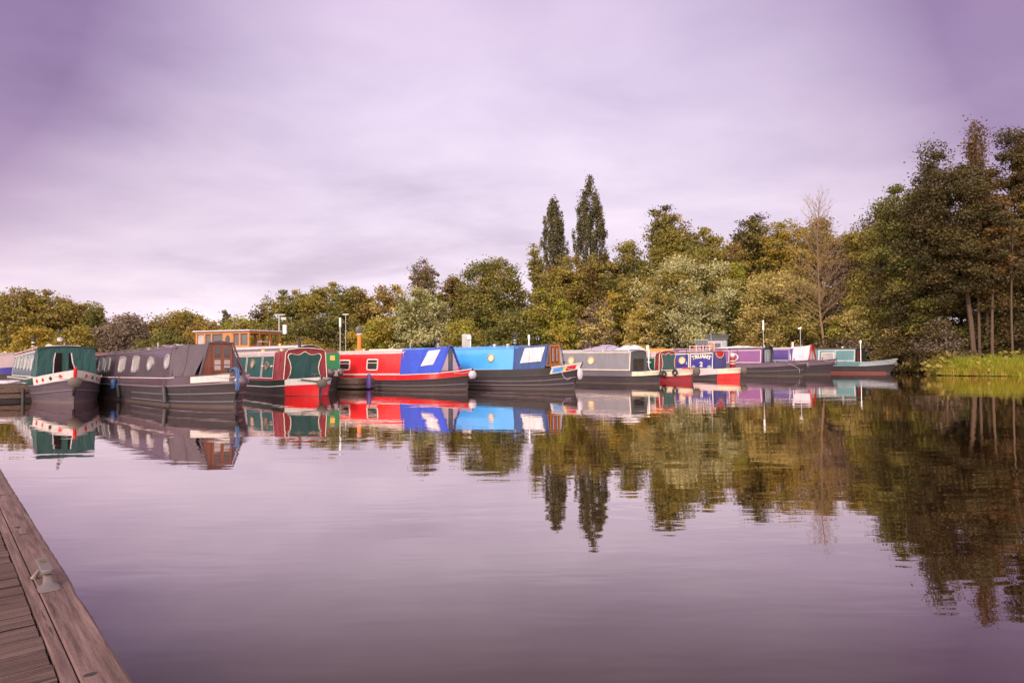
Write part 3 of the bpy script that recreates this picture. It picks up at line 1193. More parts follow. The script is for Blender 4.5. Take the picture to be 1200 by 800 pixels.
# 2 slate boat with canvas and timber cratch doors
def boat_slate():
    b = Boat('long slate grey narrowboat with dark canvas, varnished timber front doors and white bow flash', (-7.57, 18.33), -43, 12.8,
             [(0, .66), (.6, .62), (1.5, .57), (3, .52), (12.8, .44)], [(0, .95), (.6, .90), (1.3, .85), (2.2, .78), (12.8, .66)],
             (2.15, 10.2, .79, .68, 1.66, 1.42, .88, .76))
    b.band(.16, 1.2, 'white', 'bow_panel', lo=.22, hi=.86, off=.006)
    b.band(0, b.L, 'slate')
    b.finish_deck('slate')
    b.strake(b.g, 'slate_roof', .024)
    b.strake(lambda s: b.g(s) * .58, 'mid_grey', .020, 0, 5)
    b.strake(lambda s: b.g(s) * .22, 'mid_grey', .018, 0, 5)
    b.strake(lambda s: b.t(s) - .005, 'pale_rose', .016, 1.9)
    b.cabin('slate', 'slate_roof')
    b.handrail('slate_roof')
    for s0, s1 in ((9.05, 8.65), (8.35, 7.95), (6.85, 6.4), (5.55, 5.1)):
        b.window(s0, s1, b.zb(s0) + .20, b.zb(s0) + .64, 'curtained_glass', 'aluminium', .09, .05)
    for s, zz in ((4.0, .42), (2.62, .46)):
        b.porthole(s, b.zb(s) + zz, .17, 'aluminium')
    # pale end board leaning on the cabin at the stern
    m = MB()
    m.add([b.side_pt(9.95, .75, .06), b.side_pt(9.45, .75, .06), b.side_pt(9.42, 1.38, .03), b.side_pt(9.9, 1.38, .03)], [(0, 1, 2, 3)])
    m.add([b.side_pt(9.95, .75, .02), b.side_pt(9.45, .75, .02), b.side_pt(9.42, 1.38, .0), b.side_pt(9.9, 1.38, .0)], [(3, 2, 1, 0)])
    m.build('name_board', 'white', b.root)
    # canvas draped back from the board
    b.cratch(2.3, 1.0, (.90, .79, .77, 1.69), (.66, .86, .33, 1.76), 'dark_canvas', wr=.02, seed=5)
    b.board(.97, [(-.52, .87), (.64, .87), (.32, 1.75), (-.32, 1.75)], 'varnished_wood')
    fn = b.front(.97)
    for y0, y1 in ((-.20, .03), (.07, .30)):
        d = b.plate(fn, b.rrect(y0 - .03, y1 + .03, .94, 1.68), 'varnished_wood', 'door', .02)
        for z0, z1, p in ((1.00, 1.28, 'curtained_glass'), (1.36, 1.62, 'window_glass')):
            b.plate(fn, b.rrect(y0 + .03, y1 - .03, z0, z1), p, 'pane', .026, d)
            b.plate(fn, b.rrect(y0 + .03, y1 - .03, (z0 + z1) / 2 - .012, (z0 + z1) / 2 + .012), 'varnished_wood', 'glazing_bar', .034, d)
    b.plate(fn, [(.36, .88), (.62, .88), (.36, 1.6), (.345, 1.6)], 'dark_canvas', 'side_flap', .012)
    m = MB()
    m.tube([(-.93, .34, 1.76), (-.93, .70, .86)], .03, 8)
    m.tube([(-.93, -.34, 1.76), (-.93, -.58, .86)], .035, 8)
    m.tube([(-.93, -.36, 1.76), (-.93, .36, 1.76)], .028, 8)
    m.build('cover_roll', 'dark_canvas', b.root, smooth=True)
    b.tstud(.5)
    b.bow_fender(.70, .17, .34, 'slate')
    b.mushroom(4.2)
    b.mushroom(6.6)
    b.rail_box(3.6, -.1, (1.4, .5, .05), 'pale_rose', 'roof_plank')
    m = MB()
    m.tube([(-4.3, -.5, b.roof_z(4.3, .5) - .02), (-4.3, -.5, b.roof_z(4.3, .5) + .18)], .02, 6)
    m.build('aerial', 'galvanised', b.root)
    # side doors' pale rose reflection is left to the gloss; a rope lies along the roof
    m = MB()
    m.tube([(-s, -.55 + .1 * math.sin(s * 3), b.roof_z(s, .55) + .03) for s in np.linspace(2.4, 3.4, 14)], .025, 6)
    m.build('roof_rope', 'pale_canvas', b.root, smooth=True)
    return b


B2 = boat_slate()
hanging_fender(B2, 6.55, .66, .36, .085, 'bright_blue', 'bright blue fender hanging on the side of the slate boat', 'boat_fender')
hanging_fender(B2, 6.15, .50, .08, .055, 'rubber', 'slim black fender hanging beside the bright blue fender', 'boat_fender', .25)
hanging_fender(B2, 2.25, .56, .06, .065, 'charcoal', 'long charcoal fender slung low amidships on the slate boat near its bow', 'boat_fender', .22)


def bow_rope():
    """blue rope looped over the bow of the slate boat"""
    p = B2.world((.30, 0, .80))
    r = thing('mooring_rope', 'blue rope hanging in a loop over the bow of the slate grey boat', 'rope', p, B2.root.rotation_euler[2])
    for k, (y, h) in enumerate(((-.07, .0), (-.04, .03), (-.10, .02))):
        m = MB()
        m.tube([(-.42, y + .02, .18 + h), (-.20, y, .24 + h), (-.02, y - .01, .18 + h), (.09, y - .04, .02), (.12, y - .06, -.16), (.10, y - .07, -.30 - h)], .024, 7)
        m.build('strand', 'rope_blue', r, smooth=True)


bow_rope()


# 3 green and maroon boat with white and red bow
def boat_scalloped():
    b = Boat('green narrowboat with maroon scalloped canvas front, white bow band and bright red bow', (-6.66, 23.21), -48, 11.0,
             [(0, .42), (1.0, .36), (2, .30), (11, .22)], [(0, .66), (1.0, .57), (2.0, .52), (11, .46)],
             (1.75, 10.4, .52, .46, 1.50, 1.45, .86, .76), Lb=1.75, rake=.22)
    # red bow skin over the black hull
    for side in (-1, 1):
        m = MB()
        m.grid([[b.pt(s, z * b.g(s), .006, side) for z in (.04, .5, 1.0)] for s in b.stations(0, 1.0)])
        m.build('bow_panel', 'red', b.root, smooth=True)
    b.band(0, 1.0, 'white', 'bow_band')
    b.band(1.0, b.L, 'dark_green')
    b.finish_deck('bottle_green')
    b.strake(b.g, 'pale_rose', .018, 1.0)
    b.strake(b.t, 'maroon', .022, 1.0)
    b.cabin('teal_green', 'pale_rose')
    b.coachline(1.95, 10.2, .02, .99, 'maroon', .05, off=.004)
    for s0, s1 in ((2.0, 3.05), (3.12, 4.6), (4.67, 6.2)):
        b.coachline(s0, s1, .07, .92, 'pale_rose', .03, off=.010)
    for s0, s1 in ((2.0, 10.2),):
        b.panel(s0, s1, .93, 1.0, 'pale_rose', 'cornice', .008)
    b.porthole(2.62, 1.05, .11, 'brass', 'smoked_glass')
    for ds, w in ((.42, .16), (-.42, .16)):
        b.plate(b.side_pt, [(2.62 + ds - w, 1.03), (2.62 + ds, 1.0), (2.62 + ds + w, 1.03), (2.62 + ds, 1.075)], 'pale_rose', 'scroll', .012)
    b.porthole(4.0, 1.12, .13, 'brass', 'curtained_glass')
    b.cratch(1.85, 1.12, (.87, .52, .77, 1.53), (.84, .53, .74, 1.60), 'maroon_canvas', seed=8)
    front = [(-.84, .53), (.80, .53), (.74, 1.52), (.66, 1.62), (.3, 1.67), (0, 1.68), (-.3, 1.67), (-.66, 1.62), (-.76, 1.50)]
    fb = b.board(1.11, front, 'maroon_canvas', 'cover_front', .03)
    fn = b.front(1.11)
    c = curtain(-.70, .62, .545, 1.56)
    b.plate(fn, c, 'green_canvas', 'curtain_panel', .010, fb)
    b.plate(fn, c, 'cream', 'piping', .016, fb, inset(c, .035))
    m = MB()
    m.tube([(-1.08, y, z) for y, z in front[1:]] + [(-1.08, -.84, .53)], .016, 6)
    m.build('edge_trim', 'cream', fb, smooth=True)
    b.bow_fender(.44, .15, .30)
    m = MB()
    for sd in (-1, 1):
        m.tube([(.14, sd * .05, .50), b.pt(.42, .58, .02, sd)], .03, 6)
    m.build('fender_strap', 'rope_brown', b.root, smooth=True)
    b.tstud(.45, 'rope_brown')
    b.handrail('cream')
    b.mushroom(3.2)
    b.mushroom(5.0, 0, 'brass')
    b.chimney(2.3, .30, .35, .06, 'black', None, True)
    return b


B3 = boat_scalloped()


# 4 red and green boat mostly behind it
def boat_red_green():
    b = Boat('dark hulled boat with red surround and green front panel bearing a small yellow notice', (-7.57, 27.5), -48, 6.2,
             [(0, .60), (1, .52), (6.2, .45)], [(0, .82), (1, .74), (6.2, .62)], (.62, 5.8, .74, .64, 1.58, 1.52, .86, .76), Lb=1.3, rake=.15)
    b.band(0, .9, 'white', 'bow_band')
    b.band(.9, b.L, 'red')
    b.finish_deck('charcoal')
    b.strake(b.g, 'pale_rose', .02)
    b.cabin('red', 'slate_roof', end_mat='red')
    fn = b.front(.615)
    p = b.plate(fn, b.rrect(.16, .84, .80, 1.54, .05), 'mid_green', 'front_panel', .02)
    b.plate(fn, b.rrect(.40, .62, 1.22, 1.42), 'yellow', 'notice', .026, p)
    b.plate(fn, b.rrect(-.02, .10, .78, 1.56), 'red', 'side_post', .03)
    b.bow_fender(.72, .17, .32, 'slate')
    m = MB()
    m.lathe([(.02, -.17), (.13, -.12), (.17, 0), (.13, .12), (.02, .17)], (-.35, .72, .72), 14)
    m.build('ball_fender', 'slate', b.root, smooth=True)
    b.mushroom(2.2)
    return b


B4 = boat_red_green()


# 5 red boat with royal blue cratch cover
def boat_red():
    b = Boat('bright red narrowboat with royal blue canvas cratch cover and clear vinyl window', (-1.86, 27.51), -30, 8.2,
             [(0, .56), (.4, .50), (1.2, .42), (2.6, .36), (8.2, .33)], [(0, .83), (.4, .75), (1.2, .66), (2.6, .60), (8.2, .55)],
             (2.65, 7.6, .62, .57, 1.56, 1.52, .87, .77), Lb=2.3)
    b.band(0, b.L, 'red')
    b.finish_deck('red')
    b.strake(b.g, 'charcoal', .022)
    b.strake(b.t, 'pale_rose', .022)
    b.strake(lambda s: b.g(s) * .40, 'mid_grey', .02, 0, 6)
    b.cabin('red', 'pale_rose')
    b.panel(2.66, 7.55, .93, 1.0, 'white', 'cornice', .006)
    b.panel(2.66, 7.55, .0, .035, 'pale_rose', 'coaming', .006)
    b.handrail('white')
    b.window(6.25, 5.70, .82, 1.18, 'window_glass', 'white', .05, .06, bars=1)
    b.window(4.62, 4.08, .82, 1.22, 'window_glass', 'white', .05, .05, bars=1)
    b.cratch(2.75, .86, (.90, .60, .78, 1.62), (.78, .70, .10, 1.76), 'royal_blue_canvas', wr=.009, seed=3)
    b.plate(b.tent_pt, [(.50, .30), (.80, .33), (.86, .92), (.60, .92)], 'clear_vinyl', 'cover_window', .012)
    brd = b.board(.83, [(-.76, .70), (.76, .70), (.11, 1.74), (-.11, 1.74)], 'smoked_glass')
    fn = b.front(.83)
    b.plate(fn, [(-.66, .76), (-.16, .76), (-.16, 1.52)], 'clear_vinyl', 'pane', .012, brd)
    b.plate(fn, [(.18, .76), (.66, .76), (.18, 1.52)], 'clear_vinyl', 'pane', .012, brd)
    b.plate(fn, b.rrect(-.13, .15, .72, 1.68), 'smoked_glass', 'door', .02, brd)
    m = MB()
    m.tube([(-.80, -.80, .69), (-.80, -.11, 1.775), (-.80, .11, 1.775), (-.80, .80, .69)], .035, 8)
    m.build('canvas_hem', 'royal_blue_canvas', brd, smooth=True)
    b.bow_fender(.60, .17, .32, 'pale_canvas')
    b.tstud(.42, 'red')
    b.mushroom(4.0)
    b.mushroom(5.6)
    b.rail_box(4.5, .05, (1.3, .42, .07), 'cream', 'roof_box')
    b.rail_box(3.4, -.1, (.6, .35, .05), 'pale_rose', 'roof_hatch')
    b.rail_box(5.8, 0, (.4, .3, .10), 'terracotta', 'roof_crate')
    m = MB()
    m.tube([(-2.78, -.2, b.roof_z(2.78, .2)), (-2.78, -.2, b.roof_z(2.78, .2) + .32)], .018, 6)
    m.build('flagstaff', 'galvanised', b.root)
    return b


B5 = boat_red()


# 6 light blue boat with timber cratch
def boat_blue():
    b = Boat('sky blue narrowboat with navy cover, varnished timber front board and multicoloured bow flash', (2.5, 27.33), -33, 9.4,
             [(0, .78), (.4, .68), (1.0, .57), (2.4, .48), (9.4, .44)], [(0, 1.06), (.4, .98), (1.0, .88), (2.0, .80), (9.4, .72)],
             (2.2, 8.8, .76, .74, 1.70, 1.66, .87, .77), rake=.38)
    b.band(0, .92, 'white', 'bow_panel')
    b.band(.12, .40, 'red', 'bow_flash', lo=.2, hi=.8, off=.006)
    b.band(.40, .50, 'yellow', 'bow_flash', lo=.2, hi=.8, off=.006)
    b.band(.50, .84, 'panel_blue', 'bow_flash', lo=.2, hi=.8, off=.006)
    b.band(.92, b.L, 'charcoal')
    b.finish_deck('charcoal')
    b.strake(b.g, 'charcoal', .026)
    b.strake(b.t, 'white', .018, 0, .95)
    b.strake(lambda s: b.g(s) * .62, 'mid_grey', .022)
    b.strake(lambda s: b.g(s) * .30, 'mid_grey', .022)
    b.cabin('sky_blue', 'sky_blue')
    b.panel(2.22, 8.7, .0, .035, 'white', 'coaming', .006)
    b.handrail('sky_blue')
    p = b.porthole(3.52, 1.28, .13, 'brass', 'cream')
    b.cratch(2.35, .90, (.90, .74, .78, 1.76), (.78, .84, .50, 1.80), 'navy_canvas', wr=.009, seed=4)
    b.plate(b.tent_pt, [(.22, .30), (.86, .32), (.93, .93), (.33, .93)], 'clear_vinyl', 'cover_window', .012)
    brd = b.board(.87, [(-.66, .92), (.78, .92), (.46, 1.82), (-.46, 1.82)], 'orange_wood')
    tag(brd)
    fn = b.front(.87)
    for y0, y1 in ((-.30, -.04), (.04, .30)):
        d = b.plate(fn, b.rrect(y0, y1, 1.06, 1.74), 'varnished_wood', 'door', .014, brd)
        pass
    for y in (-.17, .17):
        b.plate(fn, b.rrect(y - .06, y + .06, 1.12, 1.68), 'curtained_glass', 'pane', .022, brd)
    b.plate(fn, [(.50, 1.0), (.70, .98), (.46, 1.66), (.44, 1.66)], 'clear_vinyl', 'pane', .012, brd)
    b.plate(fn, [(-.60, 1.0), (-.46, 1.0), (-.44, 1.6)], 'smoked_glass', 'pane', .012, brd)
    m = MB()
    m.tube([(-.84, .48, 1.83), (-.84, .80, .93)], .022, 8)
    m.build('canvas_hem', 'navy_canvas', brd, smooth=True)
    m = MB()
    m.tube([(-.84, -.50, 1.83), (-.84, -.80, .93)], .026, 8)
    m.build('canvas_hem', 'navy_canvas', brd, smooth=True)
    b.bow_fender(.62, .13, .45, 'pale_canvas')
    b.tstud(.45, 'black')
    b.mushroom(3.2)
    b.chimney(3.05, .35, .42, .07, 'charcoal', 'galvanised', True)
    b.mushroom(4.3, -.1, 'black')
    b.mushroom(3.9, 0, 'aluminium')
    m = MB()
    z = b.roof_z(2.3, .3)
    m.tube([(-2.3, .3, z), (-2.3, .3, z + .36)], .03, 7)
    m.lathe([(.03, 0), (.05, .04), (.05, .16), (.02, .2)], (-2.3, .3, z + .30), 10)
    m.build('mast_lamp', 'lamp_white', b.root, smooth=True)
    # trailing line from the bow
    m = MB()
    m.tube([b.pt(.55, .75, .02), b.pt(.40, .52, .04), b.pt(.22, .38, .10), b.pt(.10, .46, .12)], .010, 6)
    m.build('bow_line', 'pale_canvas', b.root, smooth=True)
    return b


B6 = boat_blue()


# 7 grey boat with cream bow panel
def boat_grey():
    b = Boat('plain grey narrowboat with pale coachline, brass portholes and cream bow panel', (7.08, 32.37), -39, 10.8,
             [(0, .40), (.5, .36), (1.2, .33), (10.8, .32)], [(0, .63), (.5, .58), (1.2, .57), (10.8, .60)],
             (1.05, 10.2, .62, .64, 1.55, 1.60, .88, .78), Lb=1.5, rake=.15)
    b.band(0, 1.0, 'cream', 'bow_panel')
    b.band(1.0, b.L, 'mid_grey')
    b.finish_deck('mid_grey')
    b.strake(b.g, 'charcoal', .02)
    b.cabin('grey_blue', 'pale_canvas', end_mat='steel_grey')
    b.coachline(1.08, 9.9, .01, .97, 'cream', .04)
    for s in (3.3, 4.5, 6.2, 7.8):
        b.porthole(s, 1.11, .14, 'brass', 'cream', fw=.06)
    fn = b.front(1.05)
    d = b.plate(fn, b.rrect(-.52, .42, .68, 1.16, .04), 'window_glass', 'door', .02)
    b.plate(fn, b.rrect(-.58, .48, .64, 1.20, .04), 'charcoal', 'frame', .026, d, b.rrect(-.52, .42, .68, 1.16, .04))
    b.handrail('pale_canvas')
    b.mushroom(6.4)
    b.bow_fender(.45, .12, .3, 'black')
    return b


B7 = boat_grey()


def tarp_heap(b, s0, s1, w, h, mat, label, seed, z0=.0, y0=-.1, peak=.5):
    p = b.world((-(s0 + s1) / 2, y0, b.roof_z((s0 + s1) / 2, y0)))
    rng = np.random.RandomState(seed)
    ph = rng.rand(8) * 6.28
    root = thing('tarpaulin', label, 'tarpaulin', p, b.root.rotation_euler[2])
    n, q = 22, 14
    rows = []
    for i in range(n + 1):
        u = i / n
        row = []
        for k in range(q + 1):
            v = k / q
            e = (math.sin(math.pi * u) ** .45) * (math.sin(math.pi * v) ** .5)
            rid = 1 - .55 * abs(u - peak) / max(peak, 1 - peak)
            z = h * e * rid * (.82 + .12 * math.sin(7 * u + ph[0]) + .10 * math.sin(9 * v + 4 * u + ph[1]) + .06 * math.sin(21 * u + ph[2]) * math.sin(13 * v + ph[3]))
            row.append(((s1 - s0) * (u - .5) + .03 * math.sin(8 * v + ph[4]), w * (v - .5) + .03 * math.sin(9 * u + ph[5]), z + z0))
        rows.append(row)
    m = MB()
    m.grid(rows)
    m.add([rows[0][0], rows[0][-1], rows[-1][-1], rows[-1][0]], [(0, 1, 2, 3)])
    m.build('sheet', mat, root, smooth=True)
    rp = MB()
    for u in (.3, .7):
        i = int(u * n)
        rp.tube([Vector(p) + Vector((0, 0, .008)) for p in rows[i]], .010, 5)
    rp.build('lashing', 'charcoal', root)
    return root


tarp_heap(B7, 1.9, 3.9, 1.2, .34, 'lilac_tarp', 'lilac tarpaulin tied over a low load on the grey roof', 2, peak=.4)
tarp_heap(B7, .95, 2.0, 1.25, .38, 'white_tarp', 'pale crumpled tarpaulin beside the lilac one above the front of the grey cabin', 7, peak=.65)


# 8 green boat, maroon scalloped cover
def boat_maroon():
    b = Boat('green boat with arched maroon canvas front, cream bow band and maroon hull', (9.2, 34.26), -48, 11.5,
             [(0, .36), (.6, .30), (1.2, .25), (11.5, .22)], [(0, .64), (.6, .56), (1.2, .50), (11.5, .46)],
             (1.62, 11, .50, .46, 1.46, 1.44, .84, .74), Lb=2.0, rake=.24)
    for side in (-1, 1):
        m = MB()
        m.grid([[b.pt(s, z * b.g(s), .006, side) for z in (.04, .5, 1.0)] for s in b.stations(0, 1.8)])
        m.build('bow_panel', 'maroon', b.root, smooth=True)
    b.band(0, 1.8, 'cream', 'bow_band')
    b.band(1.8, b.L, 'dark_green')
    b.finish_deck('pale_rose')
    b.cabin('teal_green', 'pale_rose')
    b.panel(1.66, 10.8, .80, 1.0, 'pale_rose', 'cornice', .008)
    b.coachline(1.7, 4.6, .04, .76, 'cream', .03, off=.010)
    b.cratch(1.68, 1.48, (.84, .50, .74, 1.48), (.82, .52, .72, 1.52), 'maroon_canvas', seed=12)
    front = [(-.82, .52), (.80, .52), (.74, 1.40), (.62, 1.54), (.3, 1.60), (0, 1.61), (-.3, 1.60), (-.62, 1.54), (-.76, 1.40)]
    fb = b.board(1.47, front, 'maroon_canvas', 'cover_front', .03)
    fn = b.front(1.47)
    c = curtain(-.58, .74, .54, 1.50)
    b.plate(fn, c, 'green_canvas', 'curtain_panel', .010, fb)
    b.plate(fn, c, 'cream', 'piping', .016, fb, inset(c, .035))
    m = MB()
    m.tube([(-1.44, y, z) for y, z in front[2:]] + [(-1.44, -.82, .53)], .016, 6)
    m.build('edge_trim', 'cream', fb, smooth=True)
    b.bow_fender(.52, .20, .42, x=.28)
    m = MB()
    m.box((-.22, 0, .68), (.55, .34, .07))
    m.build('bow_step', 'red', b.root, bevel=.02)
    b.handrail('cream')
    # white pole with a swan-neck foot lashed to the side
    m = MB()
    m.tube([(-1.98, -.92, 1.66), (-1.98, -.96, 1.0), (-1.96, -.98, .74), (-1.86, -1.0, .60), (-1.74, -1.0, .55)], .032, 7)
    m.tube([(-2.12, -.96, 1.02), (-1.84, -.96, .98)], .024, 6)
    m.build('pole', 'lamp_white', b.root, smooth=True)
    b.chimney(2.6, -.2, .34, .085, 'cream', None)
    b.mushroom(2.45, .2)
    return b


B8 = boat_maroon()
hanging_fender(B8, 1.12, .58, .24, .10, 'rubber', 'dark square-set tyre fender hung beside the cream bow panel of the grey boat', 'tyre_fender', tyre=True)
hanging_fender(B8, .62, .64, .30, .10, 'rubber', 'round tyre fender hung under the maroon canvas front on the cream bow band', 'tyre_fender', tyre=True)


def kayak(b, s, y):
    p = b.world((-s, y, b.roof_z(s, y) + .02))
    r = thing('kayak', 'orange kayak lying upturned on the roof behind the maroon canvas front', 'kayak', p, b.root.rotation_euler[2] + R(20))
    rows = []
    for i in range(15):
        u = -1 + 2 * i / 14
        w = .30 * max(0, 1 - u * u) ** .7 + .01
        rows.append([(u * .95, w * math.cos(a), .15 * math.sin(a) * max(.08, 1 - u * u) ** .5 + .05 * u * u) for a in [math.pi * k / 8 for k in range(9)]])
    m = MB()
    m.grid(rows)
    m.add([p for r_ in (rows[0],) for p in r_], [tuple(range(9))])
    m.build('hull', 'orange', r, smooth=True)
    k = MB()
    k.tube([(u * .95, 0, .15 * max(.08, 1 - u * u) ** .5 + .05 * u * u + .004) for u in np.linspace(-.95, .95, 12)], .012, 5)
    k.build('keel_strip', 'terracotta', r)


kayak(B8, 2.3, .1)


# 9 violet boat with a name panel
def boat_violet():
    b = Boat('violet narrowboat with cream bordered name panel and red and cream bow', (12.55, 36.9), -40, 11.6,
             [(0, .36), (1.0, .31), (2, .22), (11.6, .2)], [(0, .66), (1.0, .60), (2, .54), (11.6, .46)],
             (1.16, 11, .53, .42, 1.52, 1.30, .86, .76), Lb=1.5, rake=.2)
    for side in (-1, 1):
        m = MB()
        m.grid([[b.pt(s, z * b.g(s), .006, side) for z in (.04, .5, 1.0)] for s in b.stations(0, .95)])
        m.build('bow_panel', 'red', b.root, smooth=True)
    b.band(0, .95, 'cream', 'bow_band')
    b.band(.95, b.L, 'pale_rose')
    b.finish_deck('slate')
    b.cabin('royal_violet', 'slate_roof')
    b.coachline(1.18, 2.55, .04, .97, 'cream', .06, off=.006)
    b.coachline(2.59, 5.4, .04, .97, 'cream', .06, off=.006)
    pnl = lambda u, v, o: b.side_pt(u, v, o)
    lettering(b, pnl, 'TRUANT', .27, 'cream', 'boat_name', 1.865, 1.09, .11)
    lettering(b, pnl, '2', .36, 'cream', 'boat_number', 1.865, .72)
    for s in (2.33, 1.40):
        pl = b.plate(b.side_pt, [(s - .13, .64), (s + .13, .64), (s + .10, .74), (s, .80), (s - .10, .74)], 'pale_blue_grey', 'flower_motif', .012)
    b.porthole(3.02, 1.05, .17, 'brass', 'cream')
    b.plate(b.side_pt, [(2.78, .82), (2.70, .82), (2.72, 1.0), (2.77, 1.0)], 'pale_blue_grey', 'emblem', .012)
    b.cratch(1.2, 1.10, (.86, .54, .76, 1.50), (.80, .60, .72, 1.50), 'violet_canvas', seed=21)
    front = [(-.80, .60), (.82, .60), (.76, 1.42), (.6, 1.53), (.3, 1.58), (0, 1.59), (-.3, 1.58), (-.6, 1.53), (-.76, 1.42)]
    fb = b.board(1.11, front, 'violet_canvas', 'cover_front', .03)
    fn = b.front(1.11)
    b.plate(fn, [(-.60, 1.50), (-.56, 1.38), (-.40, 1.27), (-.1, 1.22), (.2, 1.24), (.42, 1.34), (.50, 1.50), (.3, 1.565), (0, 1.575), (-.3, 1.565)], 'red', 'valance', .012, fb)
    b.plate(fn, [(-.64, 1.50), (-.60, 1.36), (-.42, 1.235), (-.1, 1.18), (.22, 1.20), (.46, 1.31), (.55, 1.50), (.50, 1.50), (.42, 1.34), (.2, 1.24), (-.1, 1.22), (-.40, 1.27), (-.56, 1.38), (-.60, 1.50)], 'cream', 'piping', .016, fb)
    b.bow_fender(.48, .19, .40, 'rope_brown', .24)
    # extinguisher red water can on the foredeck
    return b


B9 = boat_violet()


def water_can():
    p = B9.world((-.62, .55, B9.t(.6)))
    r = thing('painted_can', 'red painted can with pale stripes standing by the violet canvas front', 'can', p, B9.root.rotation_euler[2])
    m = MB()
    m.lathe([(.15, 0), (.16, .02), (.15, .50), (.13, .58), (.10, .62)], (0, 0, 0), 16)
    m.build('body', 'maroon', r, smooth=True)
    m = MB()
    for z in (.22, .36):
        m.lathe([(.154, z), (.160, z + .01), (.160, z + .04), (.154, z + .05)], (0, 0, 0), 16)
    m.build('stripe', 'cream', r, smooth=True)
    m = MB()
    m.lathe([(.10, .62), (.12, .66), (.13, .74), (.08, .82), (.01, .84)], (0, 0, 0), 14)
    m.build('lid', 'cream', r, smooth=True)


water_can()


def flower_rack():
    b = B9
    s0, s1 = 1.55, 2.7
    p = b.world((-(s0 + s1) / 2, -.1, b.roof_z(2.6, .1)))
    r = thing('roof_rack', 'pink slatted rack carrying buckets on the roof of the violet boat', 'rack', p, b.root.rotation_euler[2])
    m = MB()
    for y in (-.32, .32):
        for z in (.12, .30):
            m.box((0, y, z), (1.25, .02, .03))
        for x in (-.6, -.2, .2, .6):
            m.box((x, y, .17), (.04, .04, .36))
    m.build('frame', 'pale_rose', r)
    for x, mat in ((-.40, 'terracotta'), (.05, 'maroon'), (.42, 'galvanised')):
        m = MB()
        m.lathe([(.10, .0), (.13, .28), (.14, .30), (.12, .30)], (x, 0, .05), 14)
        m.build('bucket', mat, r, smooth=True)
    m = MB()
    m.tube([(-.64, -.36, .34), (-.66, -.62, .1), (-.65, -.74, -.42)], .022, 6)
    m.build('drain_hose', 'black', r, smooth=True)
    pl = thing('flag_pole', 'slim pale pole rising from the violet boat roof', 'pole', b.world((-1.5, -.3, b.roof_z(1.5, .3))), b.root.rotation_euler[2])
    m = MB()
    m.tube([(0, 0, -.02), (.0, .0, 1.15)], [.020, .012], 7)
    m.build('shaft', 'galvanised', pl, smooth=True)
    m = MB()
    m.lathe([(.06, 0), (.06, .03), (.03, .05)], (0, 0, 0), 10)
    m.build('foot', 'charcoal', pl, smooth=True)
    tp = thing('plant_pot', 'orange pot standing at the back of the pink roof rack', 'pot', b.world((-1.9, .55, b.roof_z(1.9, .55))))
    m = MB()
    m.lathe([(.13, 0), (.19, .36), (.21, .37), (.21, .43), (.17, .43)], (0, 0, 0), 14)
    m.build('pot', 'orange', tp, smooth=True)


flower_rack()


# 10 plum boat
def boat_plum():
    b = Boat('plum narrowboat with long dark foredeck, pale framed side panel and twin grey doors', (18.3, 42.26), -44, 11.4,
             [(0, .72), (.6, .66), (1.5, .58), (3, .50), (11.4, .46)], [(0, 1.0), (.6, .93), (1.5, .85), (3, .80), (11.4, .74)],
             (2.2, 10.8, .81, .80, 1.74, 1.74, .87, .77), rake=.4)
    b.band(0, b.L, 'dusty_purple')
    b.finish_deck('dusty_purple')
    b.strake(b.g, 'charcoal', .024)
    b.strake(b.t, 'dusty_purple', .024)
    b.strake(lambda s: b.g(s) * .55, 'mid_grey', .02)
    b.cabin('plum', 'dusty_purple', end_mat='black')
    b.coachline(2.28, 4.35, .03, .93, 'pale_rose', .045, off=.006)
    b.coachline(4.45, 8.2, .03, .93, 'pale_rose', .045, off=.006)
    fn = b.front(2.2)
    for y0, y1 in ((-.44, .0), (.04, .40)):
        d = b.plate(fn, b.rrect(y0, y1, .88, 1.70), 'pale_blue_grey', 'door', .02)
        b.plate(fn, b.rrect(y0 + .17, y0 + .21, .92, 1.66), 'charcoal', 'door_groove', .026, d)
    m = MB()
    m.tube([(-2.12, .44, .84), (-2.05, .52, 1.50), (-2.08, .44, 1.78), (-2.1, .1, 1.90), (-2.12, -.30, 1.88), (-2.14, -.46, 1.76)], .06, 8)
    m.build('rolled_cover', 'black', b.root, smooth=True)
    b.handrail('pale_rose', 4.6)
    b.tstud(.5)
    b.bow_fender(.72, .12, .34, 'dusty_purple')
    # light rope trailing over the bow and rail boards
    m = MB()
    m.tube([b.pt(.9, b.t(.9) - .1, .02), b.pt(.45, b.g(.5) - .05, .05), b.pt(.2, b.g(.2) - .25, .03), b.pt(.12, .2, .05)], .010, 6)
    m.build('bow_line', 'pale_canvas', b.root, smooth=True)
    m = MB()
    m.box((-1.35, .25, b.t(1.3) + .12), (1.0, .5, .06))
    m.box((-1.0, .25, b.t(1.0) + .05), (.06, .4, .12))
    m.box((-1.7, .25, b.t(1.7) + .05), (.06, .4, .12))
    m.build('bench', 'pale_blue_grey', b.root)
    return b


B10 = boat_plum()
tarp_heap(B10, 2.7, 5.6, 1.1, .20, 'white_tarp', 'pale grey sheet stretched flat over the roof of the plum boat', 11)


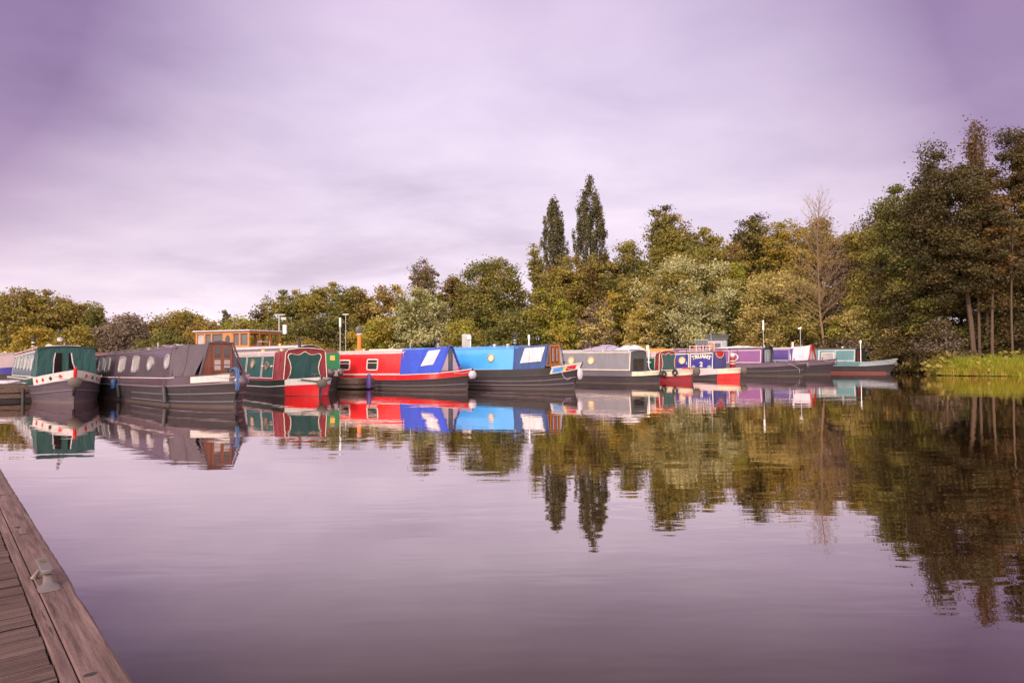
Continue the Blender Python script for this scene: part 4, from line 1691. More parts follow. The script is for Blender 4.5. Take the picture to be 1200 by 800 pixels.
def life_ring():
    b = B10
    p = b.side_pt(4.02, 1.20, .06)
    r = thing('life_ring', 'white life ring hung on the side of the plum boat', 'life ring', b.world(p), b.root.rotation_euler[2])
    M = Matrix.Rotation(R(90), 3, 'X')
    m = MB()
    m.torus((0, 0, 0), .20, .055, M, 24, 10)
    m.build('ring', 'white', r, smooth=True)
    for k in range(4):
        m = MB()
        a = R(45 + 90 * k)
        m.torus((.20 * math.cos(a), 0, .20 * math.sin(a)), .058, .012, Matrix.Rotation(-a, 3, 'Y') @ Matrix.Rotation(R(0), 3, 'X'), 12, 6)
        m.build('strap', 'plum', r, smooth=True)
    m = MB()
    m.tube([(.15, .0, .20), (.17, .02, .50)], .012, 5)
    m.build('cord', 'charcoal', r)


life_ring()


# 11 indigo boat with pale cover
def boat_indigo():
    b = Boat('indigo narrowboat with pale canvas cratch cover and small red timber cratch board', (21.43, 45.23), -42, 11.2,
             [(0, .72), (.5, .66), (1.5, .58), (11.2, .50)], [(0, 1.06), (.5, .98), (1.5, .94), (11.2, .84)],
             (2.15, 10.6, .94, .86, 1.78, 1.76, .86, .76), rake=.42)
    b.band(0, b.L, 'dusty_purple')
    b.finish_deck('dusty_purple')
    b.strake(b.g, 'charcoal', .022)
    b.strake(b.t, 'dusty_purple', .03)
    b.cabin('indigo', 'pale_canvas')
    b.coachline(2.35, 6.0, .03, .95, 'pale_rose', .03, off=.006)
    b.cratch(2.3, 1.12, (.88, .94, .66, 1.86), (.74, .98, .20, 1.98), 'pale_canvas', seed=31)
    brd = b.board(1.09, [(-.72, .98), (.72, .98), (.22, 1.96), (-.22, 1.96)], 'varnished_wood')
    fn = b.front(1.09)
    b.plate(fn, [(-.52, 1.04), (-.10, 1.04), (-.10, 1.62)], 'clear_vinyl', 'pane', .012, brd)
    b.plate(fn, [(.10, 1.04), (.52, 1.04), (.10, 1.62)], 'clear_vinyl', 'pane', .012, brd)
    m = MB()
    m.tube([(-1.06, -.74, .98), (-1.06, -.21, 1.99), (-1.06, .21, 1.99), (-1.06, .74, .98)], .03, 7)
    m.build('board_edge', 'red', brd, smooth=True)
    b.tstud(.45)
    b.bow_fender(.80, .12, .34, 'dusty_purple')
    b.mushroom(4.6, 0, 'galvanised')
    b.chimney(2.5, .3, .36, .06, 'lamp_white', None)
    m = MB()
    z = b.roof_z(2.9, -.2)
    m.tube([(-4.4, 0, z), (-4.4, 0, z + .22)], .06, 8)
    m.build('flue', 'galvanised', b.root)
    return b


B11 = boat_indigo()


# 12 teal boat at the far right
def boat_teal():
    b = Boat('small teal narrowboat with pale grey deck and rusty red waterline, farthest right of the row', (26.19, 46.4), -50, 11.0,
             [(0, .66), (.6, .58), (1.5, .50), (11, .46)], [(0, 1.02), (.6, .90), (1.5, .80), (3, .78), (11, .74)],
             (1.95, 10.4, .86, .86, 1.74, 1.74, .86, .76), rake=.5)
    for side in (-1, 1):
        m = MB()
        m.grid([[b.pt(s, z, .005, side) for z in (.02, .07, .13)] for s in b.stations(.1, 10)])
        m.build('boot_stripe', 'boot_red', b.root, smooth=True)
    b.band(0, b.L, 'pale_blue_grey')
    b.band(1.9, b.L, 'teal_pale', 'side_band', lo=.1, hi=.95, off=.004)
    b.finish_deck('pale_blue_grey')
    b.strake(b.g, 'charcoal', .022)
    b.strake(b.t, 'pale_blue_grey', .03)
    b.cabin('teal_pale', 'steel_grey', end_mat='dark_green')
    b.coachline(2.0, 4.55, .02, .93, 'white', .05, off=.006)
    b.coachline(3.35, 4.6, .02, .93, 'white', .05, off=.007)
    b.window(3.5, 4.3, 1.0, 1.45, 'curtained_glass', 'cream', .02, .06)
    fn = b.front(1.95)
    d = b.plate(fn, b.rrect(-.42, .36, .86, 1.66), 'black', 'door', .02)
    b.plate(fn, b.rrect(-.46, -.28, .86, 1.66), 'maroon', 'door_edge', .026, d)
    b.plate(fn, b.rrect(.05, .14, .86, 1.66), 'maroon', 'door_edge', .026, d)
    m = MB()
    m.tube([(-1.7, -.55, .80), (-1.7, -.55, 2.12)], .026, 7)
    m.lathe([(.02, 0), (.06, .05), (.07, .20), (.05, .25), (.01, .27)], (-1.7, -.55, 2.08), 10)
    m.build('mast_lamp', 'lamp_white', b.root, smooth=True)
    b.tstud(.6)
    b.bow_fender(.66, .13, .3, 'rope_brown')
    b.mushroom(3.2, 0, 'aluminium')
    return b


B12 = boat_teal()


# far boats whose fronts are hidden: at the left edge, behind the slate boat and behind the scalloped boat
def boat_far_left():
    b = Boat('pink and blue moored boat with white roof at the left edge behind the green boat', (-27.6, 38.0), -35, 9.0,
             [(0, .6), (1.5, .5), (9, .45)], [(0, .95), (1.5, .85), (9, .75)], (1.6, 8.6, .85, .80, 1.65, 1.62, .86, .76))
    b.band(0, b.L, 'royal_violet')
    b.finish_deck('slate')
    b.cabin('pale_rose', 'white')
    for s in (2.3, 3.6, 4.9, 6.2):
        b.window(s, s + .7, 1.1, 1.45, 'window_glass', 'red')
    b.coachline(1.7, 8.5, .02, .22, 'royal_violet', .08)
    b.mushroom(3)
    return b


boat_far_left()


def boat_far_middle():
    b = Boat('dark boat with terracotta end panel seen between the green boat and the slate boat', (-21.6, 35.2), -45, 9.5,
             [(0, .55), (1.5, .5), (9.5, .45)], [(0, .85), (1.5, .8), (9.5, .75)], (.9, 9.0, .8, .8, 1.62, 1.6, .86, .76), Lb=1.6)
    b.band(0, b.L, 'charcoal')
    b.finish_deck('charcoal')
    b.cabin('slate', 'slate_roof', end_mat='terracotta')
    b.window(2.0, 2.8, 1.1, 1.45, 'window_glass', 'aluminium')
    b.mushroom(2.0, 0, 'white')
    b.mushroom(4.0, 0, 'white')


boat_far_middle()


def boat_white_roof():
    b = Boat('boat with a long pale lilac roof hidden behind the red and green boats', (-9.6, 33.6), -20, 6.0,
             [(0, .55), (1.5, .5), (6, .45)], [(0, .85), (1.5, .8), (6, .75)], (.7, 5.6, .8, .8, 1.86, 1.76, .86, .76), Lb=1.4)
    b.band(0, b.L, 'charcoal')
    b.finish_deck('charcoal')
    b.cabin('slate', 'pale_canvas', .12)
    b.window(1.4, 2.2, 1.2, 1.6, 'window_glass', 'aluminium')
    b.window(3.0, 3.8, 1.2, 1.6, 'window_glass', 'aluminium')
    b.mushroom(2.5)


boat_white_roof()


# timber wheelhouse barge
def barge():
    root = thing('wheelhouse_barge', 'barge with an orange timber wheelhouse of many windows behind the slate boat', 'barge', (-15.45, 37.6, 0), R(-22))
    m = MB()
    rows = []
    L, W = 11.0, 1.7
    for i in range(15):
        u = i / 14
        x = 4.0 - L * u
        w = W * (min(1, (u / .28)) ** .55 if u < .28 else 1) + .03
        rows.append([(x, -w * .9, -.4), (x, -w, .1), (x, -w, 1.0 + .25 * max(0, .3 - u)), (x, w, 1.0 + .25 * max(0, .3 - u)), (x, w, .1), (x, w * .9, -.4)])
    m.grid(rows)
    m.add(rows[-1], [tuple(range(6))])
    m.build('hull', 'bitumen', root, smooth=False)
    m = MB()
    m.box((-1.0, 0, 1.35), (6.2, 2.7, .85))
    m.build('cabin', 'cream', root, bevel=.04)
    # wheelhouse: posts, sills, panes, roof
    x0, x1, y0, y1, z0, z1 = -1.75, 1.95, -1.15, 1.15, 1.75, 2.78
    m = MB()
    nx = [x0, x0 + .60, x0 + 1.10, x0 + 1.95, x0 + 2.60, x0 + 3.10, x1]
    for y in (y0, y1):
        for x in nx:
            m.box((x, y, (z0 + z1) / 2), (.11, .09, z1 - z0))
    for x in (x0, x1):
        for y in (-.4, .4):
            m.box((x, y, (z0 + z1) / 2), (.09, .09, z1 - z0))
    for y in (y0, y1):
        m.box(((x0 + x1) / 2, y, z0 + .14), (x1 - x0 - .1, .07, .28))
        m.box(((x0 + x1) / 2, y, z1 - .06), (x1 - x0 - .1, .07, .12))
    for x in (x0, x1):
        m.box((x, 0, z0 + .14), (.07, y1 - y0 - .1, .28))
        m.box((x, 0, z1 - .06), (.07, y1 - y0 - .1, .12))
    wf = m.build('wheelhouse', 'orange_wood', root)
    m = MB()
    m.box(((nx[3] + nx[4]) / 2, y0 - .045, (z0 + z1) / 2), (.60, .03, z1 - z0 - .06))
    d = m.build('door', 'orange_wood', wf)
    m = MB()
    pts = [((nx[3] + nx[4]) / 2 + .17 * math.cos(a), y0 - .064, 2.33 + .26 * math.sin(a)) for a in [2 * math.pi * k / 20 for k in range(20)]]
    m.add(pts, [tuple(range(20))])
    m.build('door_pane', 'window_glass', d)
    for i in range(6):
        if i == 3:
            continue
        m = MB()
        m.box(((nx[i] + nx[i + 1]) / 2, y0 + .005, z0 + .58), (nx[i + 1] - nx[i] - .12, .012, .58))
        m.build('pane', 'smoked_glass' if i != 0 else 'curtained_glass', wf)
    m = MB()
    m.box(((x0 + x1) / 2, 0, z1 + .045), (x1 - x0 + .35, y1 - y0 + .35, .07))
    m.build('wheelhouse_roof', 'pale_canvas', root, bevel=.02)
    m = MB()
    for y in (y0 + .3, .1):
        m.add([(x1 - .75, y, z0 + .3), (x1 - .3, y, z0 + .3), (x1 - .5, y, z0 + .78)], [(0, 1, 2)])
        m.add([(x1 - .75, y + .03, z0 + .3), (x1 - .3, y + .03, z0 + .3), (x1 - .5, y + .03, z0 + .78)], [(2, 1, 0)])
    m.build('folded_blind', 'white', root)
    m = MB()
    m.tube([(2.6, -1.2, 1.8), (2.6, -1.2, 2.2), (3.3, -1.1, 2.2), (3.3, -1.1, 1.3)], .03, 6)
    m.build('hoop_rail', 'galvanised', root)


barge()


# ------------------------------------------------------------------ pontoons, posts and the like
def pontoon(label, p, yaw, length, width, zt, h=.42, posts=(), mat='pontoon_wood'):
    """finger pontoon: p is the middle of its free end, it runs back along -x"""
    root = thing('finger_pontoon', label, 'pontoon', (p[0], p[1], 0), R(yaw), 'finger pontoons between the boats')
    m = MB()
    rng = random.Random(int(p[0] * 100))
    x = 0
    while x < length:
        m.box((-x - .07, 0, zt - .02 + rng.uniform(-.004, .004)), (.128, width - .06, .04))
        x += .14
    m.build('deck_boards', mat, root)
    m = MB()
    for y in (-width / 2, width / 2):
        m.box((-length / 2, y, zt - .12), (length, .06, .24))
        m.box((-length / 2, y * .96, zt - .34), (length, .05, .14))
    m.box((.03, 0, zt - .12), (.06, width + .06, .24))
    m.box((.03, 0, zt - .34), (.05, width + .02, .14))
    m.build('side_beam', mat, root, bevel=.01)
    m = MB()
    n = max(1, int(length / 2.2))
    for i in range(n):
        m.box((-.9 - i * 2.2, 0, -.02), (1.5, width * .84, .40))
    m.build('float', 'charcoal', root)
    for (x, y, z0, z1, r, mm) in posts:
        k = MB()
        k.tube([(x, y, z0), (x, y, z1)], r, 10)
        k.build('post', mm, root, smooth=True)
    return root


pontoon('timber finger pontoon with stakes at the left edge beside the green boat', (-15.75, 21.05), -50, 9, 1.2, .52, .5,
        posts=((-.10, .78, -.4, .66, .05, 'pontoon_wood'), (-.5, .80, -.4, .50, .045, 'charcoal'), (.10, .30, -.4, .40, .05, 'charcoal')))
pontoon('short timber pontoon end between the red boat and the green fronted boat', (-6.15, 28.35), -30, 7, 1.15, .46, .42,
        posts=((.08, .52, -.4, .62, .05, 'charcoal'),))
pontoon('finger pontoon hidden between the plum and indigo boats, carrying a lamp post', (18.5, 44.3), -43, 8, .9, .5)
pontoon('finger pontoon beyond the indigo boat, carrying a lamp post', (22.2, 47.8), -46, 8, .9, .5)
wk = pontoon('long walkway pontoon running behind the sterns of the moored boats', (21.0, 60.5), 42, 52, 1.6, .5)
wk['group'] = 'walkway pontoons'


def fender_on_pontoon():
    w = Vector((-5.98, 27.98, .34))
    r = thing('boat_fender', 'dark blue fender hanging on the post at the end of the short pontoon', 'fender', w)
    m = MB()
    m.lathe([(.03, -.32), (.09, -.28), (.11, -.15), (.11, .15), (.09, .26), (.03, .30)], (0, 0, 0), 14)
    m.build('body', 'indigo', r, smooth=True)
    m = MB()
    m.tube([(0, 0, .28), (.02, .03, .40)], .014, 5)
    m.build('line', 'rope_brown', r)


fender_on_pontoon()


def left_clutter():
    # hose and ropes on the left pontoon
    r = thing('coiled_hose', 'pale hose lying in loose coils on the left pontoon', 'hose', (-16.2, 21.5, .54))
    m = MB()
    pts = [(.33 * math.cos(a) * (1 + .1 * math.sin(a * 1.7)), .28 * math.sin(a), .02 + .012 * a / 3) for a in np.linspace(0, 22, 90)]
    m.tube(pts, .018, 6)
    m.build('coil', 'pale_canvas', r, smooth=True)
    m = MB()
    m.tube([pts[-1], (.45, .1, .03), (.7, .12, .0), (.78, .1, -.1), (.80, .05, -.5)], .018, 6)
    m.build('tail', 'pale_canvas', r, smooth=True)
    r = thing('mooring_line', 'dark mooring line drooping from the left pontoon down to the water beside the green boat', 'rope', (-15.45, 21.5, .46))
    m = MB()
    m.tube([(-.3, .3, .1), (-.05, .0, -.12), (.05, -.05, -.38), (.0, -.05, -.55)], .022, 6)
    m.tube([(.1, .12, .15), (.06, .0, -.2), (.12, -.02, -.52)], .018, 6)
    m.build('strand', 'rope_brown', r, smooth=True)


left_clutter()


def lamp_post(label, x, y, z0, ztop, head=.38, r=.034, rh=.06, mat='lamp_white'):
    root = thing('lamp_post', label, 'lamp post', (x, y, z0), 0, 'service lamp posts on the pontoons')
    m = MB()
    m.tube([(0, 0, 0), (0, 0, ztop - z0 - head)], r, 9)
    m.build('pole', 'galvanised', root, smooth=True)
    m = MB()
    h = ztop - z0 - head
    m.lathe([(r, 0), (rh, .03), (rh, head - .06), (rh * 1.1, head - .05), (rh * .9, head - .01), (.01, head)], (0, 0, h), 12)
    m.build('lamp_head', mat, root, smooth=True)
    m = MB()
    m.lathe([(.11, 0), (.11, .02), (.05, .05), (r, .06)], (0, 0, 0), 10)
    m.build('base_plate', 'galvanised', root, smooth=True)
    return root


lamp_post('tall white topped lamp post behind the green and red boats, left of the orange post', -8.55, 33.3, .5, 3.32, .48, .030, .055)
lamp_post('tall white topped lamp post rising beside the front of the plum boat', 17.15, 45.6, .5, 3.72, .70, .026, .060)
p = lamp_post('lamp post with a tilted white head behind the pale cratch cover', 21.4, 49.6, .5, 3.35, .12, .030, .05)
m = MB()
m.box((-.05, 0, 2.82), (.28, .12, .10), Matrix.Rotation(R(-18), 3, 'Y'))
m.build('flood_head', 'lamp_white', p, bevel=.02)


def orange_post():
    r = thing('service_post', 'orange post with a round dark mirror on top behind the red boat', 'post', (-7.62, 33.4, .5))
    m = MB()
    m.tube([(0, 0, 0), (0, 0, 1.95)], .10, 12)
    m.build('pillar', 'orange', r, smooth=True)
    m = MB()
    m.lathe([(.14, 0), (.15, .05), (.12, .08)], (0, 0, 1.95), 12)
    m.build('collar', 'pale_rose', r, smooth=True)
    M = Matrix.Rotation(R(78), 3, 'X')
    m = MB()
    m.lathe([(.02, -.04), (.17, -.02), (.185, .01), (.175, .03), (.01, .045)], (0, 0, 2.24), 20, M)
    m.build('mirror', 'black', r, smooth=True)
    b = thing('service_cabinet', 'red and white service cabinet standing beside the orange post', 'cabinet', (-8.0, 33.45, .5))
    m = MB()
    m.box((0, 0, .52), (.34, .30, 1.04))
    m.build('case', 'maroon', b, bevel=.02)
    m = MB()
    m.box((.0, -.158, .62), (.22, .02, .60))
    m.box((.0, -.165, .95), (.26, .02, .08))
    m.build('door', 'pale_rose', b, bevel=.005)
    m = MB()
    m.box((0, 0, 1.08), (.42, .38, .07))
    m.build('cap', 'white', b, bevel=.02)


orange_post()


def sign_post():
    r = thing('service_pillar', 'grey and white service pillar with a lamp behind the light blue boat', 'pillar', (-2.35, 34.6, .5))
    m = MB()
    m.box((0, 0, .62), (.32, .3, 1.24))
    m.build('column', 'terracotta', r, bevel=.02)
    m = MB()
    m.box((0, 0, 1.62), (.46, .34, .76))
    m.build('cabinet', 'galvanised', r, bevel=.03)
    m = MB()
    m.lathe([(.02, 0), (.11, .02), (.11, .16), (.06, .2)], (.16, -.20, 1.72), 12)
    m.tube([(.22, -.20, -.0), (.22, -.20, 1.75)], .03, 7)
    m.build('lamp', 'lamp_white', r, smooth=True)
    # far T-shaped post and low red sheds
    t = thing('utility_post', 'pale post with a crossarm standing among the trees behind the barge', 'post', (-18.1, 52.0, .0))
    m = MB()
    m.tube([(0, 0, .2), (0, 0, 4.75)], .06, 8)
    m.build('pole', 'galvanised', t, smooth=True)
    m = MB()
    m.box((.05, 0, 4.7), (.8, .09, .08))
    m.box((.35, 0, 4.40), (.40, .08, .20))
    m.build('crossarm', 'galvanised', t)
    m = MB()
    m.box((.45, 0, 3.55), (.26, .25, .7))
    m.build('meter_box', 'lamp_white', t, bevel=.02)
    t = thing('lamp_post', 'slim far lamp post with two small arms above the orange post', 'lamp post', (-16.4, 66.0, .0), 0, 'service lamp posts on the pontoons')
    m = MB()
    m.tube([(0, 0, .2), (0, 0, 5.6)], .035, 8)
    m.build('pole', 'galvanised', t, smooth=True)
    m = MB()
    m.box((0, 0, 5.6), (.6, .14, .08))
    m.build('lamp_head', 'lamp_white', t, bevel=.03)


sign_post()


def cabin_shed():
    """pale shed behind the violet boat, seen between the trees"""
    x, y = 18.35, 59.9
    r = thing('boat_shed', 'pale lattice sided shed with dark openings behind the violet boat', 'shed', (x, y, .5), R(-20))
    r.scale = (.66, 1, .97)
    m = MB()
    m.box((0, .6, 1.15), (2.6, 2.0, 2.3))
    m.build('body', 'pale_canvas', r, bevel=.02)
    m = MB()
    m.add([(-1.5, -.6, 2.32), (1.5, -.6, 2.32), (1.5, 1.8, 2.75), (-1.5, 1.8, 2.75), (-1.5, -.6, 2.42), (1.5, -.6, 2.42), (1.5, 1.8, 2.85), (-1.5, 1.8, 2.85)],
          [(0, 1, 2, 3), (7, 6, 5, 4), (0, 1, 5, 4), (1, 2, 6, 5), (2, 3, 7, 6), (3, 0, 4, 7)])
    m.build('roof', 'steel_grey', r)
    for x0 in (-.85, .15):
        m = MB()
        m.box((x0, -.415, 1.35), (.75, .02, 1.3))
        w = m.build('window', 'window_glass', r)
        m = MB()
        for i in range(5):
            m.box((x0 - .36 + .18 * i, -.43, 1.35), (.03, .02, 1.3))
        for i in range(5):
            m.box((x0, -.44, .8 + .28 * i), (.75, .02, .03))
        m.build('lattice', 'lilac_tarp', w)
    m = MB()
    m.box((1.02, -.415, 1.1), (.5, .03, 2.0))
    m.build('door', 'pale_blue_grey', r)
    p = thing('floating_platform', 'low platform carrying the pale lattice shed', 'platform', (x, y, 0), R(-20))
    m = MB()
    m.box((0, .5, .36), (3.6, 3.2, .26))
    m.build('deck', 'pontoon_wood', p, bevel=.02)
    m = MB()
    m.box((0, .5, .05), (3.2, 2.8, .4))
    m.build('float', 'charcoal', p)
    # mooring hoarding left of it
    r = thing('mesh_screen', 'grey mesh screen panel standing left of the lattice shed', 'screen', (15.75, 55.5, .5), R(-10))
    r.scale = (.62, 1, 1)
    m = MB()
    for i in range(9):
        m.box((-.8 + .2 * i, 0, 1.2), (.03, .03, 1.9))
    for z in (.3, .9, 1.5, 2.12):
        m.box((0, -.001, z), (1.64, .035, .05))
    m.build('frame', 'galvanised', r)
    m = MB()
    m.box((0, .03, 1.2), (1.6, .012, 1.8))
    m.build('sheet', 'steel_grey', r)


cabin_shed()

# ------------------------------------------------------------------ trees
PAL = {   # leaf base colours (real albedo): three leaf colours that mix in clumps
    'olive': [(0.271, 0.216, 0.047), (0.189, 0.157, 0.039), (0.377, 0.283, 0.059)],
    'green': [(0.157, 0.151, 0.038), (0.114, 0.109, 0.031), (0.250, 0.205, 0.048)],
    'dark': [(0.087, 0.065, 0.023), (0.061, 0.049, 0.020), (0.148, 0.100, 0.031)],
    'gold': [(0.371, 0.264, 0.039), (0.240, 0.188, 0.034), (0.469, 0.316, 0.046)],
    'bright': [(0.300, 0.282, 0.038), (0.204, 0.204, 0.036), (0.396, 0.342, 0.043)],
    'brown': [(0.290, 0.190, 0.060), (0.193, 0.138, 0.045), (0.374, 0.243, 0.070)],
    'silver': [(0.489, 0.443, 0.241), (0.327, 0.298, 0.155), (0.620, 0.607, 0.345)],
    'straw': [(0.508, 0.389, 0.142), (0.345, 0.273, 0.100), (0.620, 0.517, 0.191)],
    'poplar': [(0.168, 0.146, 0.085), (0.122, 0.111, 0.068), (0.268, 0.229, 0.122)],
    'mauve': [(0.204, 0.142, 0.108), (0.144, 0.103, 0.082), (0.276, 0.198, 0.146)],
    'rust': [(0.150, 0.081, 0.028), (0.095, 0.060, 0.023), (0.206, 0.108, 0.035)],
}

PROFILE = {   # crown radius (fraction) against height fraction of the crown
    'round': [(0, .60), (.15, .90), (.40, 1.0), (.65, .95), (.85, .72), (.95, .45), (1, .22)],
    'tall': [(0, .65), (.2, .95), (.45, 1.0), (.7, .86), (.88, .58), (1, .16)],
    'poplar': [(0, .75), (.3, .86), (.5, .97), (.66, 1.0), (.78, .88), (.88, .62), (.95, .36), (1, .12)],
    'bush': [(0, .95), (.25, 1.0), (.55, .95), (.8, .74), (.93, .48), (1, .2)],
    'airy': [(0, .55), (.25, .9), (.55, 1.0), (.8, .85), (.93, .6), (1, .3)],
    'cone': [(0, 1.0), (.3, .75), (.7, .35), (1, .03)],
    'spread': [(0, .6), (.3, .95), (.6, 1.0), (.8, .85), (.93, .55), (1, .2)],
}

QN = 0


def leaf_quads(C, size, rng, up=.35, elong=1.0, out=None):
    """one folded-diamond leaf (spray) per centre; C (n,3), size (n,)"""
    n = len(C)
    d = rng.normal(size=(n, 3))
    d[:, 2] *= .6
    d /= np.linalg.norm(d, axis=1)[:, None]
    nrm = rng.normal(size=(n, 3))
    nrm *= .55
    nrm[:, 2] = nrm[:, 2] + up
    if out is not None:
        nrm += out * 1.0
    nrm -= d * np.sum(nrm * d, 1)[:, None]
    nrm /= np.linalg.norm(nrm, axis=1)[:, None] + 1e-9
    s = np.cross(d, nrm)
    h = size[:, None]
    a = C - d * h * .6 * elong
    b = C + s * h * .38 + nrm * h * .08
    c = C + d * h * .6 * elong
    e = C - s * h * .38 + nrm * h * .08
    V = np.stack([a, b, c, e], 1).reshape(-1, 3)
    Fq = np.arange(4 * n).reshape(-1, 4)
    return V, Fq


def crown_points(H0, H1, Rx, Ry, prof, rng, nclump, rcl, lump=.28, hollow=.5):
    """clump centres spread through an uneven envelope"""
    ph = rng.rand(12) * 6.283
    out = []
    pr = np.array(PROFILE[prof])
    zf = rng.rand(nclump * 4)
    rad = np.interp(zf, pr[:, 0], pr[:, 1])
    keep = rng.rand(len(zf)) < (rad / rad.max()) ** 1.2 + (.05 if prof != 'poplar' else .30)
    zf = zf[keep][:nclump]
    rad = rad[keep][:nclump]
    an = rng.rand(len(zf)) * 6.283
    lo = 1 + lump * (np.sin(2 * an + ph[0] + 3 * zf) * .5 + np.sin(3 * an + ph[1] - 7 * zf) * .35 + np.sin(5 * an + ph[2] + 11 * zf) * .3 + np.sin(9 * zf + ph[3]) * .35)
    rr = rad * lo * rng.rand(len(zf)) ** (hollow)
    top = 1 + (.05 * np.sin(2 * an + ph[4]) + .04 * np.sin(5 * an + ph[5]) - .03) * (prof != 'poplar')
    C = np.column_stack([Rx * rr * np.cos(an), Ry * rr * np.sin(an), H0 + (H1 - H0) * zf * np.where(zf > .7, top, 1)])
    return C


def spray_limbs(H, zc, Rx, Ry, prof, rng, n):
    """limbs of an open tree: polylines from the trunk out, leaves sit along their outer two thirds"""
    pr = np.array(PROFILE[prof])
    limbs, C = [], []
    for k in range(n):
        u = (k + rng.rand()) / n
        z0 = zc * .8 + (H - zc * .8) * u * .74
        ze = z0 + (H - z0) * rng.uniform(.30, .97)
        hf = min(1, max(0, (ze - zc) / (H - zc)))
        L = np.interp(hf, pr[:, 0], pr[:, 1]) * rng.uniform(.55, 1.05)
        a = k * 2.399 + rng.uniform(-.5, .5)
        end = np.array([Rx * L * math.cos(a), Ry * L * math.sin(a), ze])
        p0 = np.array([0, 0, z0])
        mid = p0 * .5 + end * .5 + np.array([0, 0, .10 * L * Rx])
        pl = [p0, mid, end]
        limbs.append(pl)
        for q in range(7):
            t = .25 + .75 * (q + rng.rand()) / 7
            p = (1 - t) ** 2 * p0 + 2 * t * (1 - t) * mid + t * t * end
            C.append(p + rng.normal(size=3) * .13 * Rx * (.4 + .6 * t))
    for q in range(5):
        C.append(np.array([0, 0, H * (.90 + .022 * q)]) + rng.normal(size=3) * .12)
    return limbs, np.array(C)


def crown_mesh(name, parent, C, rcl, nleaf, lsize, pal, rng, droop=0.0, flat=.62, mat='foliage', split=None, tips=.0, pal2=None):
    nc = len(C)
    per = np.maximum(3, (nleaf / nc * rng.uniform(.5, 1.6, nc))).astype(int)
    idx = np.repeat(np.arange(nc), per)
    n = len(idx)
    rc = rcl * rng.uniform(.55, 1.45, nc)
    off = rng.normal(size=(n, 3))
    off /= np.linalg.norm(off, axis=1)[:, None] + 1e-9
    off *= (rng.rand(n) ** .45)[:, None]
    off[:, 2] *= flat
    if droop:
        off[:, 2] -= droop * np.abs(off[:, 0] ** 2 + off[:, 1] ** 2)
    P = C[idx] + off * rc[idx][:, None]
    if tips > 0:     # loose sprays that break the outline
        k = rng.rand(n) < tips
        P[k] += off[k] * rc[idx][k][:, None] * rng.uniform(.15, .75, k.sum())[:, None]
    sz = lsize * rng.uniform(.6, 1.45, n)
    od = off / (np.linalg.norm(off, axis=1)[:, None] + 1e-9)
    V, Fq = leaf_quads(P, sz, rng, elong=1.0 if not droop else 1.5, out=od)
    p3 = np.array(PAL[pal])
    # hue by clump (whole sprays turn colour together) plus leaf-to-leaf variation
    cw = rng.dirichlet((2.2, 1.2, 1.0), nc)
    cc = cw @ p3
    if pal2:
        m2 = (rng.rand(nc) < .35)[:, None]
        cc = np.where(m2, rng.dirichlet((2, 1, 1), nc) @ np.array(PAL[pal2]), cc)
    col = cc[idx] * rng.uniform(.84, 1.18, n)[:, None] * (1 + rng.uniform(-.08, .08, (n, 3)))
    col = np.repeat(col, 4, 0)
    return mesh_np(name, V, Fq, mat, parent, col)


def trunk_mesh(root, H, r0, C, rng, lean=0.0, mat='bark', nl=12, base=.25, twist=.5, limbs=None):
    m = MB()
    pts, rs = [], []
    n = 9
    ph = rng.rand(4) * 6.28
    top = H * (.86 if limbs is None else .97)
    for i in range(n):
        u = i / (n - 1)
        pts.append(Vector((lean * u * u * H + twist * .25 * math.sin(u * 4 + ph[0]) * u, twist * .25 * math.sin(u * 3.3 + ph[1]) * u, -.3 + (top + .3) * u)))
        rs.append(r0 * (1 - .86 * u) * (1.35 if i == 0 else 1) + .012)
    m.tube(pts, rs, 9)
    if limbs:
        for pl in limbs:
            L = float(np.linalg.norm(pl[2] - pl[0]))
            m.tube(pl, [.012 + .012 * L, .008 + .007 * L, .008], 5)
    elif len(C):
        ids = rng.choice(len(C), min(nl, len(C)), replace=False)
        for k in ids:
            c = Vector(C[k])
            zt = max(H * base, min(c.z * .78 - .2, top * .95))
            u = (zt + .3) / (top + .3)
            j = min(int(u * (n - 1)), n - 2)
            f = u * (n - 1) - j
            p0 = pts[j].lerp(pts[j + 1], f)
            rr = (rs[j] * (1 - f) + rs[j + 1] * f) * .5
            mid = p0.lerp(c, .5) + Vector((rng.normal() * .15, rng.normal() * .15, .12 * (c - p0).length))
            m.tube([p0, mid, c], [rr, rr * .6, max(.01, rr * .18)], 6)
    return m.build('trunk', mat, root, smooth=True)


